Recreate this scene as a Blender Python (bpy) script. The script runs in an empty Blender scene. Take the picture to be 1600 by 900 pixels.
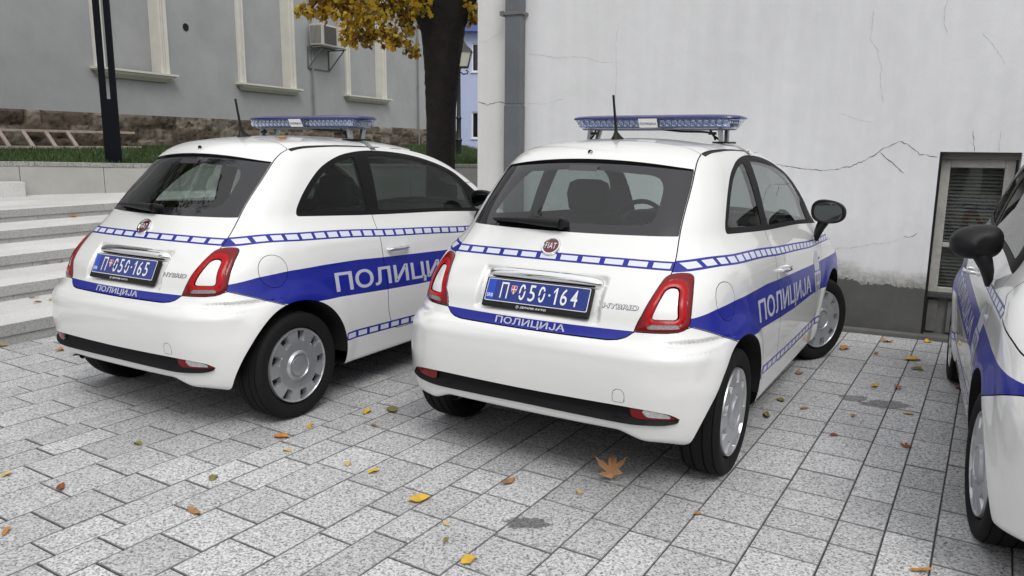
import bpy, bmesh, math, random
import numpy as np
from mathutils import Vector, Matrix
R=math.radians
SC=bpy.context.scene
COL=SC.collection
# ------------------------------------------------------------------ camera, sky, sun, exposure
cam_data=bpy.data.cameras.new("camera"); cam=bpy.data.objects.new("camera",cam_data); COL.objects.link(cam)
cam_data.sensor_width=36; cam_data.lens=36*1204.0/1600; cam_data.clip_start=.05; cam_data.clip_end=600
PITCH,ROLL=R(10.448),R(.557)
_f=Vector((0,math.cos(PITCH),-math.sin(PITCH)));_u=Vector((0,math.sin(PITCH),math.cos(PITCH)));_r=Vector((1,0,0))
_r2=math.cos(ROLL)*_r+math.sin(ROLL)*_u;_u2=-math.sin(ROLL)*_r+math.cos(ROLL)*_u
cam.matrix_world=Matrix(((_r2.x,_u2.x,-_f.x,0),(_r2.y,_u2.y,-_f.y,0),(_r2.z,_u2.z,-_f.z,1.465),(0,0,0,1)))
SC.camera=cam
SUN_EL,SUN_AZ=R(50),R(163)      # azimuth clockwise from +Y
world=bpy.data.worlds.new("World"); SC.world=world; world.use_nodes=True
wn_=world.node_tree; bg=wn_.nodes['Background']; bg.inputs[1].default_value=.15
sky=wn_.nodes.new('ShaderNodeTexSky'); sky.sky_type='NISHITA'; sky.sun_disc=False
sky.sun_elevation=SUN_EL; sky.sun_rotation=SUN_AZ; sky.dust_density=3; sky.air_density=1; sky.ozone_density=1
hs=wn_.nodes.new('ShaderNodeHueSaturation'); hs.inputs['Saturation'].default_value=.12
wn_.links.new(sky.outputs[0],hs.inputs['Color']); cl_=wn_.nodes.new('ShaderNodeMix'); cl_.data_type='RGBA'; cl_.inputs[0].default_value=.6;    # overcast cloud over the sky model, three times brighter overhead than at the horizon
tc_=wn_.nodes.new('ShaderNodeTexCoord'); sx_=wn_.nodes.new('ShaderNodeSeparateXYZ'); wn_.links.new(tc_.outputs['Generated'],sx_.inputs[0])
mr_=wn_.nodes.new('ShaderNodeMapRange'); mr_.inputs[3].default_value=1/3; mr_.inputs[4].default_value=1.0; wn_.links.new(sx_.outputs[2],mr_.inputs[0])
ml_=wn_.nodes.new('ShaderNodeMix'); ml_.data_type='RGBA'; ml_.blend_type='MULTIPLY'; ml_.inputs[0].default_value=1; ml_.inputs[6].default_value=(10.4,10.5,10.7,1); wn_.links.new(mr_.outputs[0],ml_.inputs[7]); wn_.links.new(ml_.outputs[2],cl_.inputs[7])
wn_.links.new(hs.outputs[0],cl_.inputs[6]); wn_.links.new(cl_.outputs[2],bg.inputs[0])
sun_d=bpy.data.lights.new("sun",'SUN'); sun_d.energy=1.0; sun_d.angle=R(22); sun_d.color=(1,.97,.93)
sun=bpy.data.objects.new("sun",sun_d); COL.objects.link(sun)
sun.rotation_euler=Vector((-math.sin(SUN_AZ)*math.cos(SUN_EL),-math.cos(SUN_AZ)*math.cos(SUN_EL),-math.sin(SUN_EL))).to_track_quat('-Z','Y').to_euler()
SC.view_settings.view_transform='Standard'; SC.view_settings.look='None'; SC.view_settings.gamma=1; SC.view_settings.use_curve_mapping=False
SC.view_settings.exposure=0.05
SC.render.engine='CYCLES'
SC.cycles.max_bounces=8; SC.cycles.transparent_max_bounces=16; SC.cycles.use_denoising=True

# ------------------------------------------------------------------ materials
MATS={}
def nodes_of(m): return m.node_tree.nodes,m.node_tree.links
def mat(name,col,rough=.6,metal=0,coat=0,var=0,vscale=3,bump=0,bscale=40,spec=.5,detail=6,trans=0,coord='Object'):
    m=bpy.data.materials.new(name); m.use_nodes=True; N,L=nodes_of(m); b=N['Principled BSDF']
    b.inputs['Base Color'].default_value=(*col,1); b.inputs['Roughness'].default_value=rough; b.inputs['Metallic'].default_value=metal
    b.inputs['Coat Weight'].default_value=coat; b.inputs['Coat Roughness'].default_value=.03; b.inputs['Specular IOR Level'].default_value=spec
    if var or bump: tc=N.new('ShaderNodeTexCoord')
    if var:
        n=N.new('ShaderNodeTexNoise'); n.inputs['Scale'].default_value=vscale; n.inputs['Detail'].default_value=detail; n.inputs['Roughness'].default_value=.65
        L.new(tc.outputs[coord],n.inputs['Vector'])
        r=N.new('ShaderNodeMapRange'); r.inputs[1].default_value=.3; r.inputs[2].default_value=.7; r.inputs[3].default_value=1-var; r.inputs[4].default_value=1+var
        L.new(n.outputs[0],r.inputs[0])
        x=N.new('ShaderNodeMix'); x.data_type='RGBA'; x.blend_type='MULTIPLY'; x.inputs[0].default_value=1; x.inputs[6].default_value=(*col,1)
        L.new(r.outputs[0],x.inputs[7]); L.new(x.outputs[2],b.inputs['Base Color'])
    if bump:
        n=N.new('ShaderNodeTexNoise'); n.inputs['Scale'].default_value=bscale; n.inputs['Detail'].default_value=5
        L.new(tc.outputs[coord],n.inputs['Vector'])
        bp=N.new('ShaderNodeBump'); bp.inputs['Strength'].default_value=1; bp.inputs['Distance'].default_value=bump
        L.new(n.outputs[0],bp.inputs['Height']); L.new(bp.outputs[0],b.inputs['Normal'])
    MATS[name]=m; return m
def glass_mat(name,tint,f0=.04,pw_=4.0):
    m=bpy.data.materials.new(name); m.use_nodes=True; N,L=nodes_of(m); N.remove(N['Principled BSDF'])
    t=N.new('ShaderNodeBsdfTransparent'); t.inputs[0].default_value=(*tint,1)
    g=N.new('ShaderNodeBsdfGlossy'); g.inputs['Roughness'].default_value=.01
    lw=N.new('ShaderNodeLayerWeight'); lw.inputs[0].default_value=.5
    pw=N.new('ShaderNodeMath'); pw.operation='POWER'; pw.inputs[1].default_value=pw_; L.new(lw.outputs['Facing'],pw.inputs[0])
    fr=N.new('ShaderNodeMapRange'); fr.inputs[3].default_value=f0; fr.inputs[4].default_value=1.0; L.new(pw.outputs[0],fr.inputs[0])
    mx=N.new('ShaderNodeMixShader'); L.new(fr.outputs[0],mx.inputs[0]); L.new(t.outputs[0],mx.inputs[1]); L.new(g.outputs[0],mx.inputs[2])
    L.new(mx.outputs[0],N['Material Output'].inputs[0]); MATS[name]=m; return m
WHITE=mat('white_paint',(.81,.81,.795),.34,0,1.0); WHITE.node_tree.nodes['Principled BSDF'].inputs['Coat IOR'].default_value=1.65
BLUE=mat('blue_film',(.008,.015,.27),.35,0,.25,spec=.35)
DASH=mat('reflective_white_film',(.70,.72,.84),.35,0,.3)
SILVER=mat('reflective_silver_film',(.52,.53,.60),.38,.0,.3)
BLACKP=mat('black_plastic',(.009,.009,.010),.5,spec=.3)
GLOSSBLK=mat('gloss_black',(.008,.008,.010),.12,0,.6)
DARK=mat('dark_cavity',(.006,.006,.006),.9)
FRIT=mat('black_glass_border',(.008,.008,.012),.05,0,0,spec=.75)
GLASS=glass_mat('car_glass',(.66,.72,.70),.065,3.6)
GLASSD=glass_mat('tinted_glass',(.44,.50,.48),.03)
CHROME=mat('chrome',(.86,.86,.87),.05,1.0)
RED=mat('red_lens',(.42,.002,.006),.2,0,.08,spec=.2)
DRED=mat('dark_red_lens',(.045,.002,.004),.15,0,.6)
MRED=mat('deep_red_lens',(.19,.002,.004),.2,0,.15,spec=.3)
CLEAR=mat('clear_lens',(.50,.50,.50),.18,.35,1.0,var=.35,vscale=90)
RUBBER=mat('tyre_rubber',(.009,.009,.0095),.8,spec=.25,bump=.0006,bscale=120)
ALU=mat('wheel_cover_silver',(.50,.51,.53),.30,.7,.3,var=.06,vscale=14)
INTER=mat('dark_interior',(.014,.014,.016),.8,spec=.2)
SEATM=mat('seat_fabric',(.022,.022,.026),.9,bump=.001,bscale=300)
LINER=mat('headliner',(.16,.16,.155),.9)
TRIMBLK=mat('window_trim_black',(.008,.008,.009),.55,spec=.15)
BARTOP=mat('blue_lens_dark',(.008,.013,.13),.25,0,.4)
WHT=mat('white_print',(.82,.82,.84),.4)
REDP=mat('red_print',(.45,.02,.03),.35,0,.5)
PLBLUE=mat('plate_blue',(.010,.028,.22),.35,0,.3)
EUBLUE=mat('plate_band_blue',(.006,.06,.50),.35,0,.3)
MIRR=mat('mirror_glass',(.22,.24,.25),.02,1.0)

# ------------------------------------------------------------------ mesh helpers
def link_mesh(name,V,F,mats,parent=None,fm=None,normals=None,smooth=True,label=None):
    me=bpy.data.meshes.new(name)
    V=np.asarray(V,float)
    me.from_pydata(V.tolist(),[],[list(map(int,f)) for f in F])
    if not isinstance(mats,(list,tuple)): mats=[mats]
    for m in mats: me.materials.append(m)
    if fm is not None: me.polygons.foreach_set('material_index',np.asarray(fm,np.int32))
    if smooth is True: me.polygons.foreach_set('use_smooth',np.ones(len(me.polygons),bool))
    elif smooth: me.polygons.foreach_set('use_smooth',np.ones(len(me.polygons),bool)); me.set_sharp_from_angle(angle=smooth)
    me.update()
    if normals is not None: me.normals_split_custom_set_from_vertices(np.asarray(normals,float).tolist())
    o=bpy.data.objects.new(name,me); COL.objects.link(o)
    if parent is not None: o.parent=parent
    if label: o['label']=label
    return o
class MB:
    "collects boxes, tubes and lathes, then links them as ONE mesh object"
    def __init__(s): s.V=[];s.F=[];s.M=[]
    def add(s,V,F,m=0):
        k=len(s.V); s.V.extend([tuple(map(float,v)) for v in V]); s.F.extend([[i+k for i in f] for f in F]); s.M.extend([m]*len(F)); return s
    def box(s,lo,hi,m=0,rot=None,org=(0,0,0)):
        x0,y0,z0=lo;x1,y1,z1=hi
        V=[(x0,y0,z0),(x1,y0,z0),(x1,y1,z0),(x0,y1,z0),(x0,y0,z1),(x1,y0,z1),(x1,y1,z1),(x0,y1,z1)]
        if rot is not None: V=[tuple(rot@Vector(v)+Vector(org)) for v in V]
        return s.add(V,[(3,2,1,0),(4,5,6,7),(0,1,5,4),(1,2,6,5),(2,3,7,6),(3,0,4,7)],m)
    def prism(s,pts,axis,a,b,m=0):
        "closed 2D outline extruded along axis from a to b"
        n=len(pts)
        def P(p,t):
            return {0:(t,p[0],p[1]),1:(p[0],t,p[1]),2:(p[0],p[1],t)}[axis]
        V=[P(p,a) for p in pts]+[P(p,b) for p in pts]
        F=[list(range(n))[::-1],list(range(n,2*n))]+[(i,(i+1)%n,(i+1)%n+n,i+n) for i in range(n)]
        return s.add(V,F,m)
    def tube(s,path,r,n=10,m=0,cap=True,flat=1.0):
        path=[Vector(p) for p in path]; rs=r if hasattr(r,'__len__') else [r]*len(path)
        V=[];F=[]; up=Vector((0,0,1)); prev=None
        for i,p in enumerate(path):
            t=(path[min(i+1,len(path)-1)]-path[max(i-1,0)]).normalized()
            a=t.cross(prev if prev is not None else (up if abs(t.z)<.95 else Vector((1,0,0))))
            if prev is not None: a=prev-t*prev.dot(t)
            a.normalize(); b=t.cross(a); prev=a
            for k in range(n):
                th=2*math.pi*k/n; V.append(p+rs[i]*(math.cos(th)*a+flat*math.sin(th)*b))
        for i in range(len(path)-1):
            for k in range(n): F.append((i*n+k,i*n+(k+1)%n,(i+1)*n+(k+1)%n,(i+1)*n+k))
        if cap: F.append(list(range(n))[::-1]); F.append([(len(path)-1)*n+k for k in range(n)])
        return s.add(V,F,m)
    def lathe(s,prof,n=48,axis='x',org=(0,0,0),m=0,close=False):
        V=[];F=[]
        for (a,r) in prof:
            for k in range(n):
                th=2*math.pi*k/n;c,q=r*math.cos(th),r*math.sin(th)
                v={'x':(a,c,q),'y':(q,a,c),'z':(c,q,a)}[axis]; V.append((v[0]+org[0],v[1]+org[1],v[2]+org[2]))
        for i in range(len(prof)-1):
            for k in range(n): F.append((i*n+k,i*n+(k+1)%n,(i+1)*n+(k+1)%n,(i+1)*n+k))
        return s.add(V,F,m)
    def loft(s,rings,m=0,cap=True):
        n=len(rings[0]);V=[v for r in rings for v in r];F=[]
        for i in range(len(rings)-1):
            for k in range(n): F.append((i*n+k,i*n+(k+1)%n,(i+1)*n+(k+1)%n,(i+1)*n+k))
        if cap: F.append(list(range(n))[::-1]); F.append([(len(rings)-1)*n+k for k in range(n)])
        return s.add(V,F,m)
    def build(s,name,mats,parent=None,smooth=False,bevel=0,seg=2,label=None,loc=None,recalc=True):
        o=link_mesh(name,s.V,s.F,mats,parent,s.M,None,False,label)
        bm=bmesh.new(); bm.from_mesh(o.data)
        if recalc: bmesh.ops.recalc_face_normals(bm,faces=bm.faces)
        if bevel: bmesh.ops.bevel(bm,geom=list(bm.edges),offset=bevel,segments=seg,profile=.5,affect='EDGES',clamp_overlap=True)
        if smooth:
            for f in bm.faces: f.smooth=True
        bm.to_mesh(o.data); bm.free()
        if smooth and smooth is not True: o.data.set_sharp_from_angle(angle=smooth)
        if loc is not None: o.location=loc
        return o
def tag(o,label=None,cat=None,group=None,kind=None):
    if label: o['label']=label
    if cat: o['category']=cat
    if group: o['group']=group
    if kind: o['kind']=kind
    return o
def empty(name,loc=(0,0,0),rz=0,label=None,cat=None,group=None):
    o=bpy.data.objects.new(name,None); COL.objects.link(o); o.location=loc; o.rotation_euler=(0,0,rz); o.empty_display_size=.2
    return tag(o,label,cat,group)
def copy_tree(o,parent=None):
    c=o.copy(); COL.objects.link(c); c.parent=parent
    if parent is not None: c.matrix_parent_inverse=o.matrix_parent_inverse.copy()
    for ch in list(o.children): copy_tree(ch,c)
    return c
def find_child(root,name): return [c for c in root.children if c.name.split('.')[0]==name]

# ------------------------------------------------------------------ triangle soup that can be cut along scalar fields
class Surf:
    def __init__(s,V): s.V=np.asarray(V,float)
    def clip(s,T,fn):
        "returns (triangles where fn<0, the rest); cuts the triangles the field's zero line crosses"
        if not len(T): return T,T
        u=np.unique(T); f=np.zeros(len(s.V)); f[u]=fn(s.V[u]); f[np.abs(f)<1.5e-4]=1.5e-4
        neg=f[T]<0; c=neg.sum(1); tin=[T[c==3]];tout=[T[c==0]]
        M=T[(c==1)|(c==2)]
        if len(M):
            ng=f[M]<0; one=ng.sum(1)==1
            lone=np.where(one,np.argmax(ng,1),np.argmin(ng,1)); ar=np.arange(len(M))
            a=M[ar,lone];b=M[ar,(lone+1)%3];d=M[ar,(lone+2)%3]
            E=np.sort(np.concatenate([np.stack([a,b],1),np.stack([a,d],1)]),1)
            U,inv=np.unique(E,axis=0,return_inverse=True); inv=inv.reshape(-1)
            t=f[U[:,0]]/(f[U[:,0]]-f[U[:,1]]); nv=s.V[U[:,0]]+t[:,None]*(s.V[U[:,1]]-s.V[U[:,0]])
            base=len(s.V); s.V=np.concatenate([s.V,nv]); ab=base+inv[:len(M)];ad=base+inv[len(M):]
            lt=np.stack([a,ab,ad],1); q=np.concatenate([np.stack([ab,b,d],1),np.stack([ab,d,ad],1)]); one2=np.concatenate([one,one])
            tin+=[lt[one],q[~one2]]; tout+=[lt[~one],q[one2]]
        return np.concatenate(tin),np.concatenate(tout)
def poly_sdf(P,x,y):
    P=np.asarray(P,float); d=np.full(x.shape,1e9); s=np.ones(x.shape)
    n=len(P)
    for i in range(n):
        a=P[i];b=P[i-1]; ex,ey=b-a; wx,wy=x-a[0],y-a[1]
        t=np.clip((wx*ex+wy*ey)/(ex*ex+ey*ey+1e-18),0,1); d=np.minimum(d,(wx-ex*t)**2+(wy-ey*t)**2)
        c1=y>=a[1];c2=y<b[1];c3=ex*wy>ey*wx
        s=np.where((c1&c2&c3)|(~c1&~c2&~c3),-s,s)
    return s*np.sqrt(d)
def round_poly(pts,n=5):
    "pts: (x,y,r); corners rounded with radius-like setback r"
    out=[];m=len(pts)
    for i in range(m):
        p=np.array(pts[i][:2],float);r=pts[i][2] if len(pts[i])>2 else 0
        a=np.array(pts[i-1][:2],float)-p;b=np.array(pts[(i+1)%m][:2],float)-p
        la,lb=np.linalg.norm(a),np.linalg.norm(b); q=min(r,la*.49,lb*.49)
        if q<=1e-6: out.append(p);continue
        A=p+a/la*q;B=p+b/lb*q
        for k in range(n+1):
            t=k/n; out.append((1-t)**2*A+2*t*(1-t)*p+t*t*B)
    return np.array(out)
def subdiv_tris(V,T,L):
    "cut a flat triangle mesh along a grid of pitch L so it can follow a curved surface"
    S=Surf(V); lo=S.V.min(0);hi=S.V.max(0)
    for ax in (0,1):
        groups=[T];res=[]
        k=math.ceil((lo[ax]+1e-6)/L)
        rest=T
        while k*L<hi[ax]-1e-6:
            c=k*L; i,rest=S.clip(rest,lambda P,c=c,ax=ax:P[:,ax]-c); res.append(i); k+=1
        res.append(rest); T=np.concatenate([r for r in res if len(r)])
    return S.V,T
# ------------------------------------------------------------------ lettering
_font=bpy.data.fonts.load('<builtin>') if '<builtin>' not in bpy.data.fonts else bpy.data.fonts['<builtin>']
_tc={}
def text_tris(body,bold=.0,spacing=1.0):
    key=(body,bold,spacing)
    if key in _tc: return _tc[key]
    cu=bpy.data.curves.new('lettering_curve','FONT'); cu.body=body; cu.font=_font; cu.size=1; cu.offset=bold; cu.space_character=spacing; cu.resolution_u=3; cu.fill_mode='FRONT'
    o=bpy.data.objects.new('lettering_curve',cu); COL.objects.link(o)
    dg=bpy.context.evaluated_depsgraph_get(); e=o.evaluated_get(dg); me=e.to_mesh(); me.calc_loop_triangles()
    V=np.array([v.co[:] for v in me.vertices]); T=np.array([t.vertices[:] for t in me.loop_triangles])
    e.to_mesh_clear(); bpy.data.objects.remove(o); bpy.data.curves.remove(cu)
    lo,hi=V.min(0),V.max(0); V=V-lo; V[:,2]=0
    _tc[key]=(V,T,(hi-lo)[0],(hi-lo)[1]); return _tc[key]
def fit_text(body,w,h,bold=0,spacing=1.0):
    V,T,a,b=text_tris(body,bold,spacing); V=V.copy(); V[:,0]*=w/a; V[:,1]*=h/b; return V,T
# ------------------------------------------------------------------ car body: one smooth implicit surface (x right, y forward, z up)
def pch(xs,ys):
    xs=np.array(xs,float);ys=np.array(ys,float);h=np.diff(xs);d=np.diff(ys)/h
    m=np.zeros_like(xs);m[0]=d[0];m[-1]=d[-1]
    m[1:-1]=(d[:-1]*h[1:]+d[1:]*h[:-1])/(h[1:]+h[:-1])
    def fn(x,der=False):
        x=np.asarray(x,float);i=np.clip(np.searchsorted(xs,x)-1,0,len(h)-1);H=h[i];t=(x-xs[i])/H
        tc=np.clip(t,0,1);a=ys[i];b=ys[i+1];ma=m[i]*H;mb=m[i+1]*H
        v=a+tc*(ma+tc*(3*(b-a)-2*ma-mb+tc*(2*(a-b)+ma+mb)))
        g=(ma+tc*(2*(3*(b-a)-2*ma-mb)+3*tc*(2*(a-b)+ma+mb)))/H
        v=v+(t-tc)*H*g
        return (v,g) if der else v
    return fn
def sst(a,b,x):
    t=np.clip((x-a)/(b-a),0,1);return t*t*(3-2*t)
def smax(a,b,k):
    h=np.maximum(k-np.abs(a-b),0);return np.maximum(a,b)+h*h/(4*k)
def smin(a,b,k): return -smax(-a,-b,k)
P_side=pch([.15,.25,.36,.50,.62,.70,.78,.86,.92,.97,1.02,1.08,1.20,1.32,1.42,1.52],
           [.772,.785,.798,.808,.810,.800,.786,.776,.762,.738,.714,.693,.655,.609,.561,.505])
P_rear=pch([.15,.25,.33,.42,.50,.58,.635,.662,.680,.697,.714,.735,.80,.885,.943,1.022,1.085,1.18,1.30,1.40,1.45,1.52],
            [-1.60,-1.658,-1.681,-1.696,-1.704,-1.705,-1.698,-1.682,-1.657,-1.648,-1.641,-1.634,-1.615,-1.563,-1.517,-1.456,-1.405,-1.322,-1.215,-1.13,-1.09,-1.03])
P_top=pch([-1.7,-1.3,-1.12,-.87,-.6,-.3,0,.22,.42,.55,.70,.9,1.06,1.18,1.30,1.5,1.65,1.8,2.0],
          [1.34,1.41,1.450,1.494,1.514,1.516,1.504,1.479,1.437,1.393,1.325,1.215,1.115,1.035,.985,.92,.855,.76,.6])
P_front=pch([.15,.25,.40,.55,.70,.80,.9],[1.80,1.84,1.875,1.885,1.87,1.835,1.78])
def Xs(y,z):
    b,g=P_side(z,True)
    t=.03+.20*sst(.45,.8,z)
    r=np.maximum(-.9-y,0)
    tf=np.maximum(y-.75,0)
    x=b-t*r*r-.30*np.maximum(y-1.30,0)**2-.31*sst(.8,1.1,z)*tf*tf
    # greenhouse taper to the front / rear
    gh=sst(.95,1.1,z)
    x=x-gh*(.055*np.maximum(-y-.3,0)**1.5) - gh*.02*np.maximum(y,0)
    # arch flares
    for yc in (-1.15,1.15):
        rr=np.hypot(y-yc,z-.29); x=x+.014*sst(.47,.375,rr)*sst(.15,.3,z)
    # sill skirt
    return x,g
def body_f(p):
    x=np.abs(p[...,0]);y=p[...,1];z=p[...,2]
    xs,g=Xs(y,z); fs=(x-xs)/np.sqrt(1+g*g)
    # rear
    yh,gh=P_rear(z,True)
    ch=.06+.10*sst(.60,.73,z)+.215*sst(.80,1.08,z)+.10*sst(1.1,1.4,z)
    rec=sst(.322,.296,x)*sst(.722,.748,z)*sst(.925,.890,z)
    yh=yh+ch*x*x+.028*rec
    fh=(yh-y)/np.sqrt(1+gh*gh+(2*ch*x)**2)
    R=smax(fs,fh,.33-.13*sst(.52,.74,z)-.06*sst(.85,1.1,z))
    # top
    zt,gt=P_top(y,True)
    wsf=sst(.3,.6,y)*(1-sst(1.1,1.3,y))
    ct=.17
    zz=zt-ct*x*x
    ft=(z-zz)/np.sqrt(1+gt*gt+(2*ct*x)**2)
    kt=.085-.015*sst(.3,.6,y)+.06*sst(1.1,1.4,y)
    # front
    yf,gf=P_front(z,True); yf=yf-.26*x*x
    ff=(y-yf)/np.sqrt(1+gf*gf+(.52*x)**2)
    f=smax(R,ft,kt) 
    f=smax(f,ff,.20)
    # bottom
    zb=.205+ sst(-1.40,-1.62,y)*(.046+.040*sst(.56,.42,x)) +sst(1.5,1.8,y)*.03
    f=smax(f,zb-z,.03)
    return f

def grad_f(p,e=2e-4):
    g=np.empty(p.shape)
    for k in range(3):
        d=np.zeros(3);d[k]=e; g[...,k]=(body_f(p+d)-body_f(p-d))/(2*e)
    return g
def normals_f(p):
    g=grad_f(p,1.5e-3); return g/np.linalg.norm(g,axis=-1,keepdims=True)
def proj_axis(p,axis,it=12):
    "slide points along one axis until they lie on the body"
    p=p.copy(); d=np.zeros(3); d[axis]=1e-4
    for _ in range(it):
        f=body_f(p); g=(body_f(p+d)-body_f(p-d))/2e-4
        p[:,axis]-=np.clip(f/np.where(np.abs(g)<.08,np.sign(g)*.08+1e-9,g),-.05,.05)
    return p
def surface_net(h):
    ax=[np.arange(-.86,.8601,h) ,np.arange(-1.80,2.0,h),np.arange(.14,1.60,h)]
    n=len(ax[0]); ax[0]=(np.arange(n)-(n-1)/2)*h
    G=np.stack(np.meshgrid(*ax,indexing='ij'),-1); F=body_f(G)
    s=F<0; nx,ny,nz=F.shape
    cnt=sum(s[i:nx-1+i,j:ny-1+j,k:nz-1+k].astype(np.int8) for i in(0,1) for j in(0,1) for k in(0,1))
    act=(cnt>0)&(cnt<8); idx=np.argwhere(act); ids=-np.ones(act.shape,int); ids[act]=np.arange(len(idx))
    P=G[idx[:,0],idx[:,1],idx[:,2]]+h/2
    # average of edge crossings
    acc=np.zeros_like(P);num=np.zeros(len(P))
    cor=[(i,j,k) for i in(0,1) for j in(0,1) for k in(0,1)]
    for a in cor:
        for b in cor:
            if a<b and sum(abs(np.subtract(a,b)))==1:
                ia=idx+a;ib=idx+b; fa=F[tuple(ia.T)];fb=F[tuple(ib.T)]; m=(fa<0)!=(fb<0)
                t=np.where(m,fa/(fa-fb+1e-30),0)[:,None]; q=G[tuple(ia.T)]*(1-t)+G[tuple(ib.T)]*t
                acc[m]+=q[m];num[m]+=1
    P=acc/num[:,None]
    for _ in range(4):
        g=grad_f(P); P=P-np.clip((body_f(P)/np.maximum((g*g).sum(1),.05))[:,None]*g,-.01,.01)
    Q=[]
    for d in range(3):
        e,f=[k for k in range(3) if k!=d]
        sh=[nx,ny,nz]; sl0=[slice(1,-1)]*3; sl1=[slice(1,-1)]*3
        sl0[d]=slice(0,sh[d]-1);sl1[d]=slice(1,sh[d])
        m=np.argwhere(s[tuple(sl0)]!=s[tuple(sl1)]); off=np.ones(3,int);off[d]=0; m=m+off
        ue=np.zeros(3,int);ue[e]=1;uf=np.zeros(3,int);uf[f]=1
        q=np.stack([ids[tuple(np.subtract(m,o).T)] for o in (0*ue,ue,ue+uf,uf)],1)
        flip=s[tuple(m.T)]
        if d==1: flip=~flip
        q[~flip]=q[~flip][:,::-1]; Q.append(q)
    Q=np.concatenate(Q)
    # split quads along the shorter diagonal
    d1=np.linalg.norm(P[Q[:,0]]-P[Q[:,2]],axis=1);d2=np.linalg.norm(P[Q[:,1]]-P[Q[:,3]],axis=1); c=(d1<d2)[:,None]
    T=np.concatenate([np.where(c,Q[:,[0,1,2]],Q[:,[0,1,3]]),np.where(c,Q[:,[0,2,3]],Q[:,[1,2,3]])])
    return P,T
# outlines measured on the real thing (side view y,z / rear view |x|,z)
DLO=round_poly([(-1.003,1.076,.06),(-.42,1.045,.2),(.3,1.020,.2),(.865,.984,.012),(.835,1.085,.03),(.79,1.128,.03),(.69,1.195,.1),(.59,1.270,.1),(.45,1.327,.1),(.25,1.380,.1),(.057,1.411,.1),(-.156,1.428,.1),(-.35,1.429,.1),(-.56,1.402,.1),(-.735,1.336,.1),(-.857,1.250,.1),(-.94,1.175,.06),(-.992,1.11,.05)])
DOORGL=round_poly([(-.355,1.068,.02),(.3,1.044,.2),(.685,1.022,.02),(.645,1.175,.02),(.56,1.248,.06),(.44,1.300,.1),(.25,1.350,.1),(.05,1.379,.1),(-.15,1.396,.1),(-.305,1.398,.02)])
QUARTER=round_poly([(-.965,1.102,.04),(-.452,1.076,.015),(-.432,1.392,.02),(-.56,1.372,.06),(-.715,1.310,.1),(-.825,1.232,.1),(-.905,1.160,.06)])
DOOR=round_poly([(-.425,1.2,0),(-.432,.85,.1),(-.415,.45,.12),(-.36,.335,.12),(.66,.335,.14),(.765,.50,.1),(.80,.66,.1),(.835,.82,.1),(.86,.98,.05),(.9,1.2,0)])
TAIL=round_poly([(.469,.714,.012),(.540,.934,.05),(.575,.945,.03),(.640,.944,.035),(.668,.83,.06),(.674,.722,.07),(.60,.716,.02)])
INSERT=round_poly([(.533,.768,.012),(.563,.888,.022),(.606,.888,.02),(.629,.768,.014)])
REVERSE=round_poly([(.515,.727,.01),(.530,.747,.012),(.632,.748,.01),(.642,.731,.01)])
STRIP=round_poly([(-.6875,.366,.01),(-.655,.392,.04),(-.58,.408,.05),(-.48,.414,.1),(0,.412,.1),(.48,.414,.1),(.58,.408,.05),(.655,.392,.04),(.6875,.366,.01),(.64,.350,.05),(.5,.341,.1),(0,.347,.1),(-.5,.341,.1),(-.64,.350,.05)])
REFL=round_poly([(.488,.4135,.004),(.60,.4045,.03),(.655,.389,.03),(.682,.366,.005),(.52,.363,.01),(.50,.37,.008)])
LAMP=round_poly([(.535,.409,.004),(.60,.402,.02),(.645,.388,.02),(.665,.372,.005),(.56,.374,.012)])
seam_x=pch([.50,.69,.715,.943,1.08,1.364,1.431,1.6],[.46,.468,.471,.557,.536,.501,.486,.486])
W_ARCH=.365
def f_arch(P):
    x=np.abs(P[:,0]);r=[]
    for yc in(-1.15,1.15):
        dy=P[:,1]-yc; k=np.where(dy<0 if yc<0 else dy>0,1-.045*np.clip((.55-P[:,2])/.26,0,1),1)
        r.append(np.hypot(dy*k,P[:,2]-.285)-W_ARCH)
    return np.maximum(np.minimum(*r),.42-x)
def zbot(x,y): return .205+sst(-1.40,-1.62,y)*(.046+.040*sst(.56,.42,x))+sst(1.5,1.8,y)*.03
X_=lambda P:np.abs(P[:,0])
def side_poly(poly,x0=.3,zmin=-9): return lambda P:np.maximum(poly_sdf(poly,P[:,1],P[:,2]),np.maximum(x0-X_(P),zmin-P[:,2]))
def rear_poly(poly,y0=-1.0): return lambda P:np.maximum(poly_sdf(poly,X_(P),P[:,2]),P[:,1]-y0)
f_dlo=side_poly(DLO,.35,.9)
def f_glass(P):
    x=X_(P);z=P[:,2]
    return np.maximum.reduce([x-seam_x(z)+.003,1.083-z,z-(1.408-.168*x*x),P[:,1]+.8])
def f_clear(P):
    x=X_(P);z=P[:,2]; q=poly_sdf(CLEARG,x,z); return np.maximum(q,P[:,1]+.8)
CLEARG=round_poly([(-.1,1.125,0),(.425,1.125,.07),(.405,1.335,.08),(-.1,1.375,0)])
def f_ws(P):
    x=X_(P);z=P[:,2];y=P[:,1]
    return np.maximum.reduce([x-(.535+.30*(1.44-z)-.02),y*0+z-(1.445-.05*x*x),(1.045-.16*x*x)-z,.2-y])
def f_bump_r(P):
    x=X_(P);y=P[:,1]
    zx=np.interp(x,[0,.37,.415,.443,.460,.470,.60,.64,.676],[.674,.675,.680,.690,.702,.714,.716,.72,.738]); zy=np.interp(y,[-1.50,-1.268,-1.0],[.739,.650,.56])
    zl=np.where(x<.672,zx,np.minimum(zy,.739)); return np.maximum(P[:,2]-zl,y+1.15)
def f_tail(P):
    x=X_(P);y=P[:,1]; return np.maximum.reduce([x-seam_x(P[:,2]),y-(-.83-.20*x*x),.60-P[:,2]])
f_door=side_poly(DOOR,.45)
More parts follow.
